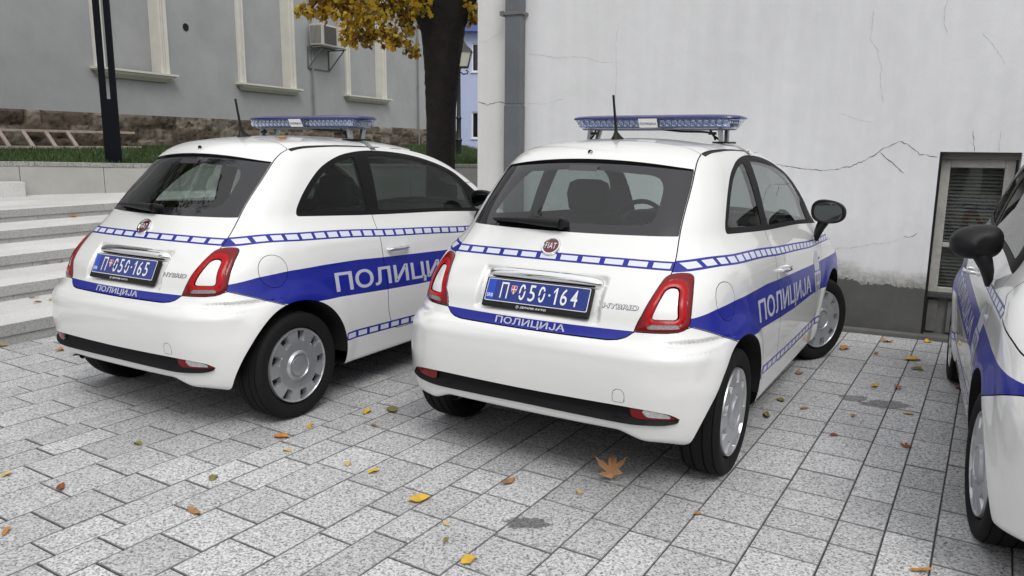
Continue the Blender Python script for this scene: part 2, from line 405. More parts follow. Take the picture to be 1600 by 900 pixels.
def f_bump_f(P): return np.maximum(P[:,2]-np.minimum(.568+(P[:,1]-1.227)*.34,.70),1.15-P[:,1])
def f_hood(P):
    zl=np.interp(P[:,1],[.80,.84,1.06,1.16,1.31,1.6,1.9],[1.02,.992,.905,.855,.828,.785,.74])
    return np.maximum.reduce([zl-P[:,2],(1.27-.45*X_(P)**2)-P[:,1],P[:,1]-1.80])
# livery
BAND=[(-1.56,.772),(-1.479,.772),(-1.351,.795),(-1.174,.807),(-.93,.810),(-.66,.806),(-.435,.794),(0,.776),(.45,.758),(.72,.750),(1.06,.742),(1.46,.735),(1.70,.728),(1.72,.70),(1.52,.668),(1.227,.568),(.913,.560),(.418,.580),(-.10,.585),(-.44,.598),(-.85,.619),(-1.15,.63),(-1.255,.648),(-1.49,.738),(-1.56,.745)]
dz_top=pch([-1.45,-1.385,-1.27,-1.04,-.59,-.44,.14,.48,.85,1.08,1.2],[.983,.988,.999,.995,.975,.964,.930,.908,.900,.893,.885])
dz_w=pch([-1.45,-1.385,-1.0,-.44,1.08],[.040,.040,.044,.046,.042])
def f_sdash(P):
    y=P[:,1];z=P[:,2];t=dz_top(y); return np.maximum.reduce([z-t,(t-dz_w(y))-z,y-1.13,.45-X_(P),-(X_(P)-seam_x(z))+.0])
def f_tdash(P):
    x=X_(P);z=P[:,2]; t=.996-.035*x*x; return np.maximum.reduce([z-t,t-.035-z,P[:,1]+1.2])
def f_sill(P):
    y=P[:,1];z=P[:,2]; t=np.interp(y,[-.80,-.17,.8],[.402,.388,.385]); return np.maximum.reduce([z-t,t-.049-z,np.abs(y+.0)-.795,.45-X_(P)])
# ------------------------------------------------------------------ build one police car, later copied
def build_car():
    root=empty('police_car')
    P,T=surface_net(.0125)
    S=Surf(P)
    _,T=S.clip(T,f_arch)
    bottom,T=S.clip(T,lambda V:V[:,2]-zbot(np.abs(V[:,0]),V[:,1])-.0025)
    dlo,T=S.clip(T,f_dlo)
    doorgl,dlo=S.clip(dlo,side_poly(DOORGL,.3)); quarter,dlo=S.clip(dlo,side_poly(QUARTER,.3))
    glass,T=S.clip(T,f_glass); clear,frit=S.clip(glass,f_clear)
    wscr,T=S.clip(T,f_ws)
    tl,T=S.clip(T,rear_poly(TAIL,-1.2))
    strip,T=S.clip(T,rear_poly(STRIP,-1.2))
    fgr,T=S.clip(T,lambda V:np.maximum(poly_sdf(round_poly([(-.48,.30,.03),(.48,.30,.03),(.44,.46,.05),(-.44,.46,.05)]),V[:,0],V[:,2]),1.5-V[:,1]))
    hl,T=S.clip(T,lambda V:np.maximum(np.hypot(X_(V)-.555,(V[:,2]-.735))-.105,1.35-V[:,1]))
    fl,T=S.clip(T,lambda V:np.maximum(np.hypot(X_(V)-.60,(V[:,2]-.50))-.055,1.35-V[:,1]))
    gaps=[]
    g=.0022
    def region(T,fn,g=g):
        i,o=S.clip(T,lambda V:fn(V)+g); gp,o=S.clip(o,lambda V:fn(V)-g); gaps.append(gp); return i,o
    bump_r,T=region(T,f_bump_r); tail,T=region(T,f_tail); bump_f,T=region(T,f_bump_f); door,T=region(T,f_door); hood,T=region(T,f_hood)
    ffuel=lambda V:np.maximum(np.hypot(V[:,1]+1.262,(V[:,2]-.816))-.083,.5-X_(V))
    q,T=region(T,lambda V:np.maximum(ffuel(V),V[:,0]*-1),.0013); fuel=q
    tow=lambda V:np.maximum(np.maximum(np.hypot(V[:,0]-.445,np.maximum(V[:,2]-.460,0))-.026,(.428-V[:,2])),V[:,1]+1.2)
    q,bump_r=region(bump_r,tow,.0010); towc=q
    # lower seam of the rear bumper, from the reflector to the wheel arch
    sm=lambda V:np.maximum.reduce([np.abs(V[:,2]-.353),.688-X_(V),V[:,1]+1.2])
    gp,bump_r=S.clip(bump_r,lambda V:sm(V)-.0015); gaps.append(gp)
    # roof ditch strips
    def ditch(V): x=X_(V); y=V[:,1]; return np.maximum.reduce([np.abs(x-np.interp(y,[-.9,-.2,.3],[.492,.520,.512]))-np.interp(y,[-.88,-.6,-.2,.2],[.012,.008,.005,.003]),y-.25,-.875-y,1.3-V[:,2]])
    dt,T=S.clip(T,ditch)
    band=lambda V:np.maximum(poly_sdf(BAND,V[:,1],V[:,2]),.45-X_(V))
    def painted(Tp,*fs):
        w=Tp;bl=[]
        for f in fs:
            i,w=S.clip(w,f); bl.append(i)
        return w,np.concatenate(bl)
    parts={}
    body_w,body_b=painted(T,band,f_sdash,f_sill); tail_w,tail_b=painted(tail,lambda V:V[:,2]-.7155,f_tdash)
    door_w,door_b=painted(door,band,f_sdash,f_sill); fuel_w,fuel_b=painted(fuel,band)
    ring_in=lambda V:np.maximum(poly_sdf(INSERT,X_(V),V[:,2]),V[:,1]+1.2)
    ins,ring=S.clip(tl,ring_in); rev,ring=S.clip(ring,lambda V:np.maximum(poly_sdf(REVERSE,X_(V),V[:,2]),V[:,1]+1.2))
    insgap,ring=S.clip(ring,lambda V:ring_in(V)-.004)
    core,rim=S.clip(ring,lambda V:np.maximum(poly_sdf(TAIL,X_(V),V[:,2])+.0045,V[:,1]+1.2)); core,zone=S.clip(core,lambda V:poly_sdf(INSERT,X_(V),V[:,2])-.027)
    refl,strip=S.clip(strip,lambda V:np.maximum(poly_sdf(REFL,X_(V),V[:,2]),V[:,1]+1.2))
    lamp,refl=S.clip(refl,lambda V:np.maximum.reduce([poly_sdf(LAMP,V[:,0],V[:,2]),V[:,1]+1.2]))
    N=normals_f(S.V); V=S.V
    def sides(Tp):
        cx=V[Tp].mean(1)[:,0] if len(Tp) else np.zeros(0); return Tp[cx>0],Tp[cx<=0]
    def panel(name,groups,mats,parent=root,disp=None,keepn=True,smooth=True,label=None):
        Tt=np.concatenate([t for t in groups if len(t)]); fm=np.concatenate([np.full(len(t),i) for i,t in enumerate(groups)])
        u,inv=np.unique(Tt,return_inverse=True); inv=inv.reshape(-1,3); vv=V[u].copy(); nn=N[u]
        if disp is not None: vv+=nn*np.asarray(disp(vv) if callable(disp) else disp).reshape(-1,1)
        return link_mesh(name,vv,inv,mats,parent,fm,nn if keepn else None,smooth,label)
    two=[WHITE,BLUE]
    body=panel('body',[body_w,body_b],two); tailgate=panel('tailgate',[tail_w,tail_b],two)
    panel('rear_bumper',[bump_r],[WHITE]); panel('front_bumper',[bump_f],[WHITE]); panel('hood',[hood],[WHITE])
    panel('fuel_cap',[fuel_w,fuel_b],two); panel('tow_eye_cover',[towc],[WHITE])
    panel('underbody',[bottom],[BLACKP]); panel('panel_gap',[np.concatenate(gaps)],[DARK],disp=-.006)
    for t in sides(dt): panel('roof_ditch_strip',[t],[BLACKP],disp=-.004)
    doors={}
    dw=sides(door_w);db=sides(door_b);dg=sides(doorgl);qq=sides(quarter);tr=sides(dlo)
    for i,sd in enumerate((1,-1)):
        d=doors[sd]=panel('door',[dw[i],db[i]],two)
        panel('door_window',[dg[i]],[GLASSD],d,disp=-.004)
        panel('quarter_window',[qq[i]],[GLASSD],root,disp=-.004)
        panel('window_trim',[tr[i]],[TRIMBLK],root,disp=-.0015)
    rg=panel('rear_window',[clear,frit],[GLASS,FRIT],tailgate,disp=lambda v:-.004-.012*sst(1.34,1.41,v[:,2]))
    panel('windscreen',[wscr],[GLASS],root,disp=-.003)
    # tail lights: a bulging red ring round a body-coloured insert
    def bulge(v):
        a=-poly_sdf(TAIL,np.abs(v[:,0]),v[:,2]);b=poly_sdf(INSERT,np.abs(v[:,0]),v[:,2]); m=np.clip(np.minimum(a,b)/.020,0,1)
        return .009*np.sqrt(np.maximum(1-(1-m)**2,0))-.0015-.0022*np.exp(-((b-.027)/.003)**2)
    for i in range(2):
        L=panel('tail_light',[sides(core)[i],sides(zone)[i],sides(rim)[i]],[RED,MRED,DRED],root,disp=bulge,keepn=False)
        panel('light_insert',[sides(ins)[i]],[WHITE],L,disp=-.001); panel('insert_surround',[sides(insgap)[i]],[DRED],L,disp=-.006)
        panel('reversing_lens',[sides(rev)[i]],[REVL],L,disp=.006)
        panel('reflector',[sides(refl)[i]],[MRED],root,disp=-.006)
    lr,ll=sides(lamp); panel('reversing_lamp',[lr],[CLEAR],root,disp=-.004)
    # black insert strip of the bumper: a shelf and a lower ridge
    panel('bumper_strip',[strip],[TRIMBLK],root,disp=lambda v:-.018*sst(0,.012,-poly_sdf(STRIP,v[:,0],v[:,2]))+.012*sst(.375,.36,v[:,2]),keepn=False,smooth=R(35))
    panel('lower_grille',[fgr],[BLACKP],root,disp=-.02)
    for i in range(2): panel('headlight',[sides(hl)[i]],[CLEAR],root,disp=.006); panel('headlight',[sides(fl)[i]],[CLEAR],root,disp=-.004)
    # inner trim shell so the cabin is dark behind the paint
    sh=np.concatenate([body_w,tail_w,door_w,dlo,door_b,body_b]); c=V[sh].mean(1); sh=sh[(c[:,2]>.55)&(c[:,1]>-1.55)&(c[:,1]<1.15)]
    top=V[sh].mean(1)[:,2]>1.36
    panel('cabin_lining',[sh[~top],sh[top]],[INTER,LINER],root,disp=-.028)
    # ---- wheel wells
    for yc in(-1.15,1.15):
        for sd in(1,-1):
            mb=MB(); th=np.linspace(-.0,math.pi+.0,30); rr=W_ARCH-.0
            pts=[]
            for t in th:
                c=math.cos(t); k=1.0
                y=yc+rr*c; z=.285+rr*math.sin(t)
                if (c<0)==(yc<0): y=yc+rr*c/(1-.045*min(max((.55-z)/.26,0),1))
                pts.append((y,z))
            y=np.array([p[0] for p in pts]);z=np.array([max(p[1],.2) for p in pts]); xs=proj_axis(np.stack([np.full(30,.8),y,z],1),0)[:,0]-.001
            xs=np.where((xs>.6)&(xs<.84),xs,.72)
            a=[(sd*x,yy,zz) for x,yy,zz in zip(xs,y,z)];b=[(sd*.42,yy,zz) for yy,zz in zip(y,z)]
            mb.add(a+b,[(i,i+1,i+31,i+30) for i in range(29)]); mb.add(b,[list(range(30))])
            mb.build('wheel_well',[DARK],root,recalc=False)
    # ---- wheels
    tyre=MB().lathe([(.060,.205),(.078,.212),(.088,.235),(.0905,.258),(.086,.275),(.074,.2865),(.070,.2875),(.069,.282),(.065,.282),(.064,.2895),(.030,.2915),(.029,.284),(.022,.284),(.021,.292),(-.021,.292),(-.022,.284),(-.029,.284),(-.030,.2915),(-.064,.2895),(-.065,.282),(-.069,.282),(-.070,.2875),(-.086,.275),(-.0905,.25),(-.08,.21),(-.06,.20)],72)
    # tread blocks: narrow cross cuts on the shoulder
    tv=tyre.V
    na=162; nr=34
    rs=np.concatenate([[0],np.linspace(.012,.0545,5),[.058,.064,.072,.077,.083],np.linspace(.09,.130,5),np.linspace(.134,.19,14),[.1945,.199,.2025,.2035]])
    A=np.linspace(0,2*math.pi,na,endpoint=False); GV=np.array([(r*math.cos(a),r*math.sin(a),0) for r in rs[1:] for a in A]+[(0,0,0)]); nr=len(rs)-1
    GT=[]
    for j in range(nr-1):
        for k in range(na):
            a,b,c,d=j*na+k,j*na+(k+1)%na,(j+1)*na+(k+1)%na,(j+1)*na+k; GT+=[(a,d,c),(a,c,b)]
    GT+=[(nr*na,k,(k+1)%na) for k in range(na)]
    W=Surf(GV)
    def hole(p):
        r=np.hypot(p[:,0],p[:,1]); a=np.arctan2(p[:,1],p[:,0]); s=2*math.pi/9; da=np.abs((a+s/2)%s-s/2)
        return np.maximum.reduce([da*r-(.0225+.12*(r-.14)),r-.193,.136-r])
    hi,rest=W.clip(np.array(GT),hole); hin,hwall=W.clip(hi,lambda p:hole(p)+.0075)
    r=np.hypot(W.V[:,0],W.V[:,1])
    xp=np.interp(r,[0,.03,.0545,.058,.064,.072,.077,.083,.13,.136,.19,.1945,.199,.2025,.2035],[.014,.013,.010,.004,.013,.013,.006,.001,.004,.0035,-.002,.0035,.003,-.006,-.012])
    h=hole(W.V); xp=xp-.032*np.clip(-h/.0075,0,1)
    CV=np.stack([.082+xp,W.V[:,0],W.V[:,1]],1)
    def wheel(sd,yc):
        w=empty('wheel',(sd*.7035,yc,.2905),0 if sd>0 else math.pi); w.parent=root
        t=MB();t.add(tyre.V,tyre.F); t.build('tyre',[RUBBER],w,smooth=R(40))
        link_mesh('wheel_cover',CV,np.concatenate([rest,hwall,hin]),[ALU,DARK],w,np.concatenate([np.zeros(len(rest)+len(hwall)),np.ones(len(hin))]),None,R(38))
        MB().lathe([(-.06,.01),(-.06,.2),(.05,.205),(.05,.14),(.05,.01)],32).build('brake_disc',[DARK],w)
        return w
    for yc in(-1.15,1.15):
        for sd in(1,-1): wheel(sd,yc)
    # ---- decals that follow the body
    def decal(name,V2,T,axis,mats,parent,off=.0009,start=.8,L=.012):
        V2,T=subdiv_tris(np.c_[V2[:,:2],np.zeros(len(V2))],T,L)
        p=np.stack([np.full(len(V2),start),V2[:,0],V2[:,1]],1) if axis==0 else np.stack([V2[:,0],np.full(len(V2),start),V2[:,1]],1)
        p=proj_axis(p,axis); n=normals_f(p); p=p+n*off
        # face the triangles outward
        fn=np.cross(p[T[:,1]]-p[T[:,0]],p[T[:,2]]-p[T[:,0]]); fl=(fn*n[T[:,0]]).sum(1)<0; T=T.copy(); T[fl]=T[fl][:,::-1]
        return link_mesh(name,p,T,mats,parent,None,n)
    def quads(list4): 
        V=[];T=[]
        for q in list4:
            k=len(V);V+=q;T+=[(k,k+1,k+2),(k,k+2,k+3)]
        return np.array(V,float),np.array(T)
    qd=[]; 
    y=-1.372
    while y<1.10:
        ln=.074 if y>-1.2 else .058; y2=min(y+ln,1.115); 
        qd.append([(y,float(dz_top(y)-dz_w(y))+.0085),(y2,float(dz_top(y2)-dz_w(y2))+.0085),(y2,float(dz_top(y2))-.0085),(y,float(dz_top(y))-.0085)]); y+=ln+.0215
    tq=[]
    for k in range(-5,6):
        x=.103*k; a,b=x-.040,x+.040; f=lambda v:.996-.035*v*v
        a,b=max(a,-.545),min(b,.545); tq.append([(a,f(a)-.0275),(b,f(b)-.0275),(b,f(b)-.0075),(a,f(a)-.0075)])
    sq=[]
    y=-.785
    while y<.75:
        tz=lambda v:float(np.interp(v,[-.80,-.17,.8],[.402,.388,.385])); sq.append([(y,tz(y)-.039),(y+.075,tz(y+.075)-.039),(y+.075,tz(y+.075)-.010),(y,tz(y)-.010)]); y+=.1
    letV,letT=fit_text('ПОЛИЦИЈА',1.285,.128,.018,.98)   # the tail of Ц hangs below the line
    for sd in(1,-1):
        for nm,q in(('dash_marking',qd),('sill_dash_marking',sq)):
            v,t=quads(q); decal(nm,v,t,0,[DASH],root,start=sd*.8,L=.03)
        lv=letV.copy()
        yy=-.862+lv[:,0] if sd>0 else .425-lv[:,0]
        lv2=np.stack([yy,.628-.050*lv[:,0]/1.285+lv[:,1]],1)
        decal('police_lettering',lv2,letT,0,[SILVER],root,start=sd*.8,L=.03)
        # coat of arms on the front of the door: crowned wings over a shield
        shield=round_poly([(.545,.700,.01),(.745,.692,.01),(.735,.60,.08),(.645,.515,.03),(.553,.61,.08)])
        wings=round_poly([(.575,.705,.01),(.55,.78,.02),(.60,.80,.01),(.615,.835,.01),(.645,.815,.01),(.675,.833,.01),(.69,.797,.01),(.74,.772,.02),(.715,.700,.01)])
        inner=round_poly([(.575,.682,.01),(.715,.676,.01),(.708,.61,.06),(.645,.545,.02),(.582,.617,.06)])
        def fan(p): c=p.mean(0); n=len(p); return np.vstack([p,c]),np.array([(i,(i+1)%n,n) for i in range(n)])
        em=decal('door_emblem',*fan(np.vstack([shield])),0,[SILVER],root,start=sd*.8,L=.03)
        decal('emblem_wings',*fan(wings),0,[SILVER],em,start=sd*.8,L=.03)
        decal('emblem_field',*fan(inner),0,[EMBLEM],em,off=.0016,start=sd*.8,L=.03)
        cross=[[(.635,.555),(.655,.555),(.655,.675),(.635,.675)],[(.592,.612),(.698,.608),(.698,.630),(.592,.634)]]
        v,t=quads(cross); decal('emblem_cross',v,t,0,[SILVER],em,off=.0022,start=sd*.8,L=.03)
    v,t=quads(tq); decal('dash_marking',v,t,1,[DASH],tailgate,start=-1.5,L=.03)
    lv,lt=fit_text('ПОЛИЦИЈА',.352,.034,.016); lv[:,0]+=-.181; lv[:,1]+=.6770
    decal('police_lettering',lv,lt,1,[SILVER],tailgate,start=-1.65,L=.02)
    lv,lt=fit_text('HYBRID',.150,.017,.0); lv[:,0]+=.324+.10*lv[:,1]; lv[:,1]+=.799
    decal('model_lettering',lv,lt,1,[CHROME],tailgate,off=.003,start=-1.6,L=.02)
    lv,lt=fit_text('HYBRID',.154,.0205,.045); lv[:,0]+=.322+.10*lv[:,1]; lv[:,1]+=.7972
    decal('model_lettering_edge',lv,lt,1,[mat('dark_chrome',(.10,.10,.105),.3,.8)],tailgate,off=.0015,start=-1.6,L=.02)
    # ---- tailgate fittings
    def frame(p):
        p=proj_axis(np.array([p],float),1)[0]; n=Vector(normals_f(p[None])[0]); return Vector(p),n
    p,n=frame((0,-1.45,1.018)); rot=n.to_track_quat('Z','Y').to_matrix()
    mb=MB(); mb.lathe([(0,.048),(.006,.0485),(.011,.045),(.011,.039),(.006,.036)],40,'z'); mb.lathe([(.006,.036),(.0085,.02),(.009,.0005)],40,'z',m=1)
    bd=mb.build('badge',[CHROME,mat('badge_red',(.11,.006,.012),.2,.3,1)],tailgate,smooth=R(40)); bd.matrix_local=Matrix.Translation(p)@rot.to_4x4()
    lv,lt=fit_text('FIAT',.054,.031,.0,1.12); lv[:,0]-=.027;lv[:,1]-=.0155
    lv[:,2]=.0098; link_mesh('badge_lettering',np.stack([lv[:,0],lv[:,1],lv[:,2]],1),lt,[WHT],bd,smooth=False)
    # chrome grip above the plate
    rings=[]
    for x in np.linspace(-.298,.298,41):
        e=abs(x)/.298; th=max(1-e**12,0)**.5; p=proj_axis(np.array([[x,-1.56,.893]]),1)[0]; hz=.0285*th+.001; hy=.037*th+.001; zc=.893-.014*e**3
        rings.append([(x,p[1]-.006+(-hy*math.cos(a) if math.cos(a)>0 else -hy*.3*math.cos(a)),zc+hz*math.sin(a)) for a in np.linspace(0,2*math.pi,16,endpoint=False)])
    MB().loft(rings).build('grip_trim',[CHROME],tailgate,smooth=True)
    # plate carrier, flat, leaning with the tailgate
    ang=math.atan2(.047,.098)
    pr=empty('number_plate',(0,-1.590,.8135)); pr.parent=tailgate; pr.rotation_euler=(-ang,0,0)
    # wiper
    wv=[]
    mb=MB()
    path=[];
    for t in np.linspace(0,1,9):
        x=.02-.40*t; z=1.108+.004*math.sin(t*3); p=proj_axis(np.array([[x,-1.38,z]]),1)[0]; path.append((x,p[1]-.030+.008*t,z+.012-.004*t))
    mb.tube(path,[.026,.027,.025,.022,.019,.016,.014,.011,.006],10,flat=.8); mb.tube([(q[0],q[1]+.016,q[2]-.008) for q in path],.006,6); mb.tube([(.02,path[0][1]+.05,path[0][2]-.01),(.02,path[0][1]-.01,path[0][2])],.024,12)
    mb.build('wiper',[BLACKP],tailgate,smooth=R(50))
    # washer jet, third brake lamp
    p,n=frame((0,-1.09,1.436)); MB().lathe([(-.004,.011),(.006,.010),(.008,.004)],16,'y',(0,0,0)).build('washer_jet',[BLACKP],tailgate,loc=p+Vector((0,-.004,.004)))
    q=[]; lo=proj_axis(np.array([[x,-1.15,z] for z in(1.352,1.378) for x in(-.075,.075)]),1)+np.array([0,.004,0])
    link_mesh('brake_lamp',[lo[0],lo[1],lo[3],lo[2]],[(0,1,2,3)],[mat('brake_lens',(.045,.04,.045),.25,0,.3)],tailgate,smooth=False)
    # ---- mirrors, handles
    for sd in(1,-1):
        head=[];
        c=Vector((sd*.848,.640,1.080))
        for yv,s in((-.052,.80),(-.055,.93),(-.050,.985),(-.035,1.0),(.0,.985),(.035,.90),(.06,.72),(.078,.42),(.084,.08)):
            ring=[]
            for a in np.linspace(0,2*math.pi,28,endpoint=False):
                ca,sa=math.cos(a),math.sin(a); e=2/2.5; px=abs(ca)**e*math.copysign(1,ca);pz=abs(sa)**e*math.copysign(1,sa)
                ring.append((c.x+sd*(.101*px*s-.004)+ .0, c.y+yv+.035*px*(.25), c.z+.073*pz*s*(1+.10*px*-1)+.012*px*-.6))
            head.append(ring)
        mb=MB(); mb.loft(head,0)
        mo=mb.build('door_mirror',[BLACKP],doors[sd],smooth=R(50))
        arm=[]
        for t,(x,y,z,rx,ry) in enumerate(((.786,.62,.893,.008,.022),(.786,.625,.925,.020,.048),(.795,.635,.965,.028,.062),(.812,.645,1.005,.036,.060),(.83,.65,1.045,.042,.05))):
            arm.append([(sd*(x+rx*math.cos(a)),y+ry*math.sin(a),z) for a in np.linspace(0,2*math.pi,14,endpoint=False)])
        MB().loft(arm).build('mirror_arm',[BLACKP],mo,smooth=R(50))
        gl=[(c.x+sd*((.101*.80)*(abs(math.cos(a))**.8*math.copysign(1,math.cos(a)))-.004),c.y-.0535+.035*.25*math.cos(a),c.z+.060*(abs(math.sin(a))**.8*math.copysign(1,math.sin(a)))-.006*math.cos(a)) for a in np.linspace(0,2*math.pi,28,endpoint=False)]
        link_mesh('mirror_glass',gl,[list(range(28))[::-1] if sd>0 else list(range(28))],[MIRR],mo,smooth=False)
        hp=[];
        for t in np.linspace(-1,1,13):
            yv=-.29+.098*t; p=proj_axis(np.array([[sd*.8,yv,.834]]),0)[0]; hp.append((p[0]+sd*(.034-.016*t*t*(1 if abs(t)>.7 else .8)),yv,.836))
        mb=MB(); mb.tube(hp,[.006]+[.0125]*11+[.006],10)
        for e in(-1,1): mb.tube([(hp[1 if e<0 else -2][0]-sd*.03,-.29+.085*e,.836),(hp[1 if e<0 else -2][0],-.29+.085*e,.836)],.010,8)
        mb.build('door_handle',[CHROME],doors[sd],smooth=R(60))
        # finger recess: shallow bowl rim
        p=proj_axis(np.array([[sd*.8,.735,.776]]),0)[0]; MB().lathe([(-.004,.016),(.005,.014),(.008,.002)],16,'x',tuple(p)).build('side_indicator',[CLEAR],root,smooth=True) if sd>0 else MB().lathe([(.004,.016),(-.005,.014),(-.008,.002)],16,'x',tuple(p)).build('side_indicator',[CLEAR],root,smooth=True)
    # ---- exhaust
    MB().lathe([(-.12,.024),(.06,.024),(.06,.028),(-.12,.028)],20,'y',(-.43,-1.50,.285)).build('exhaust_pipe',[mat('dull_metal',(.15,.15,.15),.45,.8)],root,smooth=R(40))
    # ---- roof aerial
    mb=MB(); zr=1.506
    mb.loft([[(wx*math.cos(a),-.775+oy+ly*math.sin(a),zr+h) for a in np.linspace(0,2*math.pi,16,endpoint=False)] for h,wx,ly,oy in((-.01,.030,.052,.02),(.004,.028,.050,.02),(.016,.018,.034,.012),(.035,.009,.014,-.003),(.06,.006,.007,-.008))])
    mb.tube([(0,-.782,zr+.055),(-.012,-.80,1.725)],[.0075,.0062],8)
    mb.build('aerial',[BLACKP],root,smooth=R(50))
    # ---- light bar
    lb=empty('light_bar',(0,-.20,0)); lb.parent=root
    def outline(hx,hy,z,n=48,e=5):
        return [(hx*abs(math.cos(a))**(2/e)*math.copysign(1,math.cos(a)),hy*abs(math.sin(a))**(2/e)*math.copysign(1,math.sin(a))*(1-.18*abs(math.cos(a))**2),z) for a in np.linspace(0,2*math.pi,n,endpoint=False)]
    lens=MB().loft([outline(.450,.114,1.568),outline(.460,.121,1.573),outline(.498,.145,1.622)],cap=False).build('lens',[BARLENS],lb,smooth=R(35),recalc=False)
    MB().loft([outline(.503,.149,1.621),outline(.505,.150,1.625),outline(.500,.147,1.632),outline(.478,.130,1.640),outline(.40,.09,1.645)]).build('lid',[BARTOP],lb,smooth=R(35))
    MB().loft([outline(.44,.108,1.562),outline(.452,.116,1.565),outline(.452,.116,1.569)]).build('base_tray',[mat('bar_grey',(.16,.17,.20),.5)],lb,smooth=R(35))
    mb=MB()
    for face in(-1,1):
        for k in range(-12,13):
            if abs(k)<2: continue
            x=k*.0360; yy=face*(.098-.0*abs(x)); mb.lathe([(face*.010,.0170),(face*.0095,.0130),(face*-.008,.007),(face*-.009,.001)],12,'y',(x,yy,1.598),m=0); mb.box((x-.0175,yy-.004-face*.004,1.578),(x+.0175,yy+.002-face*.004,1.618),1)
    for e in(-1,1):
        for k in(-2,-1,0,1,2): mb.lathe([(e*.006,.0125),(e*-.012,.006),(e*-.013,.001)],12,'x',(e*.440,k*.034,1.598),m=0)
    mb.box((-.42,-.075,1.575),(.42,.075,1.618),2)
    mb.build('lamp_row',[CHROME,BARIN,BARIN],lb)
    mb=MB()
    for s in(1,-1):
        lbp=MB().add([(-.055,s*.1245,1.574),(.055,s*.1245,1.574),(.055,s*.1505,1.6225),(-.055,s*.1505,1.6225)],[(0,1,2,3) if s<0 else (3,2,1,0)]).build('label_panel',[WHT],lb,recalc=False)
    lv,lt=fit_text('ПОЛИЦИЈА',.098,.015,.012); q=[(v[0]-.049,-(.1245+.026*(.012+v[1])/.0485)-.0012,1.574+.012+v[1]) for v in lv]
    link_mesh('label_lettering',q,lt,[DARK],lbp,smooth=False)
    for s in(-1,1):
        mb=MB()
        for yy in(-.06,.045):
            mb.loft([[(s*(xx+dx),yy+dy+oy,zz) for dx,dy in((-.009,-.017),(.009,-.017),(.009,.017),(-.009,.017))] for xx,zz,oy in((.398,1.497,0),(.388,1.572,.03 if yy>0 else 0))],0)
        mb.box((s*.36 if s>0 else s*.44,-.10,1.489),(s*.44 if s>0 else s*.36,.085,1.499),1)
        mb.tube([(s*.40,-.05,1.50),(s*.36,-.08,1.53),(s*.34,-.09,1.565)],.006,6,1); mb.box((s*.355-.02,-.095,1.535),(s*.355+.02,-.075,1.55),1)
        mb.build('bar_foot',[mat('bracket_grey',(.38,.39,.41),.4,.6) if s<0 else MATS['bracket_grey'],BLACKP],lb)
        # clamp strap running down to the door edge
        st=[]
        for xx in np.linspace(.42,.556,12):
            p=proj_axis(np.array([[s*xx,-.215,1.5]]),2)[0] if xx<.535 else proj_axis(np.array([[s*.56,-.215,1.452-(xx-.535)*1.4]]),0)[0]
            n=normals_f(p[None])[0]; st.append(p+n*.004)
        vv=[];ff=[]
        for i,p in enumerate(st): vv+=[(p[0],.20+p[1]-.022,p[2]),(p[0],.20+p[1]+.022,p[2])]
        ff=[(2*i,2*i+1,2*i+3,2*i+2) for i in range(len(st)-1)]
        link_mesh('clamp_strap',vv,ff,[MATS['bracket_grey']],lb)
    MB().tube([(.06,-.09,1.566),(.18,-.10,1.553),(.30,-.085,1.551),(.355,-.07,1.545),(.362,-.05,1.508)],.006,8).build('cable',[BLACKP],lb,smooth=True)
    # ---- cabin
    def cushion(name,rings,m,parent=root): return MB().loft(rings).build(name,[m],parent,smooth=True,bevel=0)
    def rr(cx,cy,cz,hx,hy,tilt=0,n=20,e=4):
        return [(cx+hx*abs(math.cos(a))**(2/e)*math.copysign(1,math.cos(a)),cy+hy*abs(math.sin(a))**(2/e)*math.copysign(1,math.sin(a)),cz) for a in np.linspace(0,2*math.pi,n,endpoint=False)]
    for s in(-1,1):
        x=s*.35
        seat=cushion('front_seat',[rr(x,.02,.36,.24,.26),rr(x,.02,.40,.25,.27),rr(x,.03,.50,.25,.27),rr(x,.03,.54,.22,.24)],SEATM)
        cushion('backrest',[rr(x,-.16,.52,.21,.06),rr(x,-.19,.58,.24,.085),rr(x,-.25,.80,.245,.085),rr(x,-.31,1.02,.215,.07),rr(x,-.325,1.08,.15,.05)],SEATM,seat)
        cushion('headrest',[rr(x,-.33,1.06,.06,.03),rr(x,-.335,1.10,.125,.05),rr(x,-.345,1.19,.135,.055),rr(x,-.35,1.255,.115,.05),rr(x,-.352,1.275,.07,.03)],SEATM,seat)
        cushion('rear_headrest',[rr(x*.75,-.90,.98,.07,.03),rr(x*.75,-.905,1.0,.11,.04),rr(x*.75,-.915,1.07,.11,.04),rr(x*.75,-.92,1.09,.08,.03)],SEATM)
    cushion('rear_bench',[rr(0,-.62,.40,.55,.26),rr(0,-.62,.55,.55,.26),rr(0,-.66,.60,.52,.20)],SEATM)
    cushion('rear_backrest',[rr(0,-.84,.50,.55,.07),rr(0,-.90,.85,.54,.08),rr(0,-.93,.985,.50,.06)],SEATM)
    MB().box((-.62,-1.35,.78),(.62,-.98,.80)).build('parcel_shelf',[INTER],root)
    MB().box((-.62,-1.5,.27),(.62,1.1,.30)).build('cabin_floor',[INTER],root)
    MB().prism([(.62,.55),(.58,.88),(.66,.965),(.95,.985),(1.06,.99),(1.10,.55)],0,-.63,.63).build('dashboard',[INTER],root,bevel=.02)
    MB().loft([rr(-.34,.58,.96,.14,.08),rr(-.34,.58,1.02,.12,.07),rr(-.34,.59,1.035,.07,.04)]).build('instrument_hood',[INTER],root,smooth=True)
    mb=MB(); c=Vector((-.34,.42,.93)); q=Matrix.Rotation(R(66),3,'X')
    ring=[c+q@Vector((.185*math.cos(a),.185*math.sin(a),0)) for a in np.linspace(0,2*math.pi,33)]
    mb.tube(ring,.017,8,cap=False)
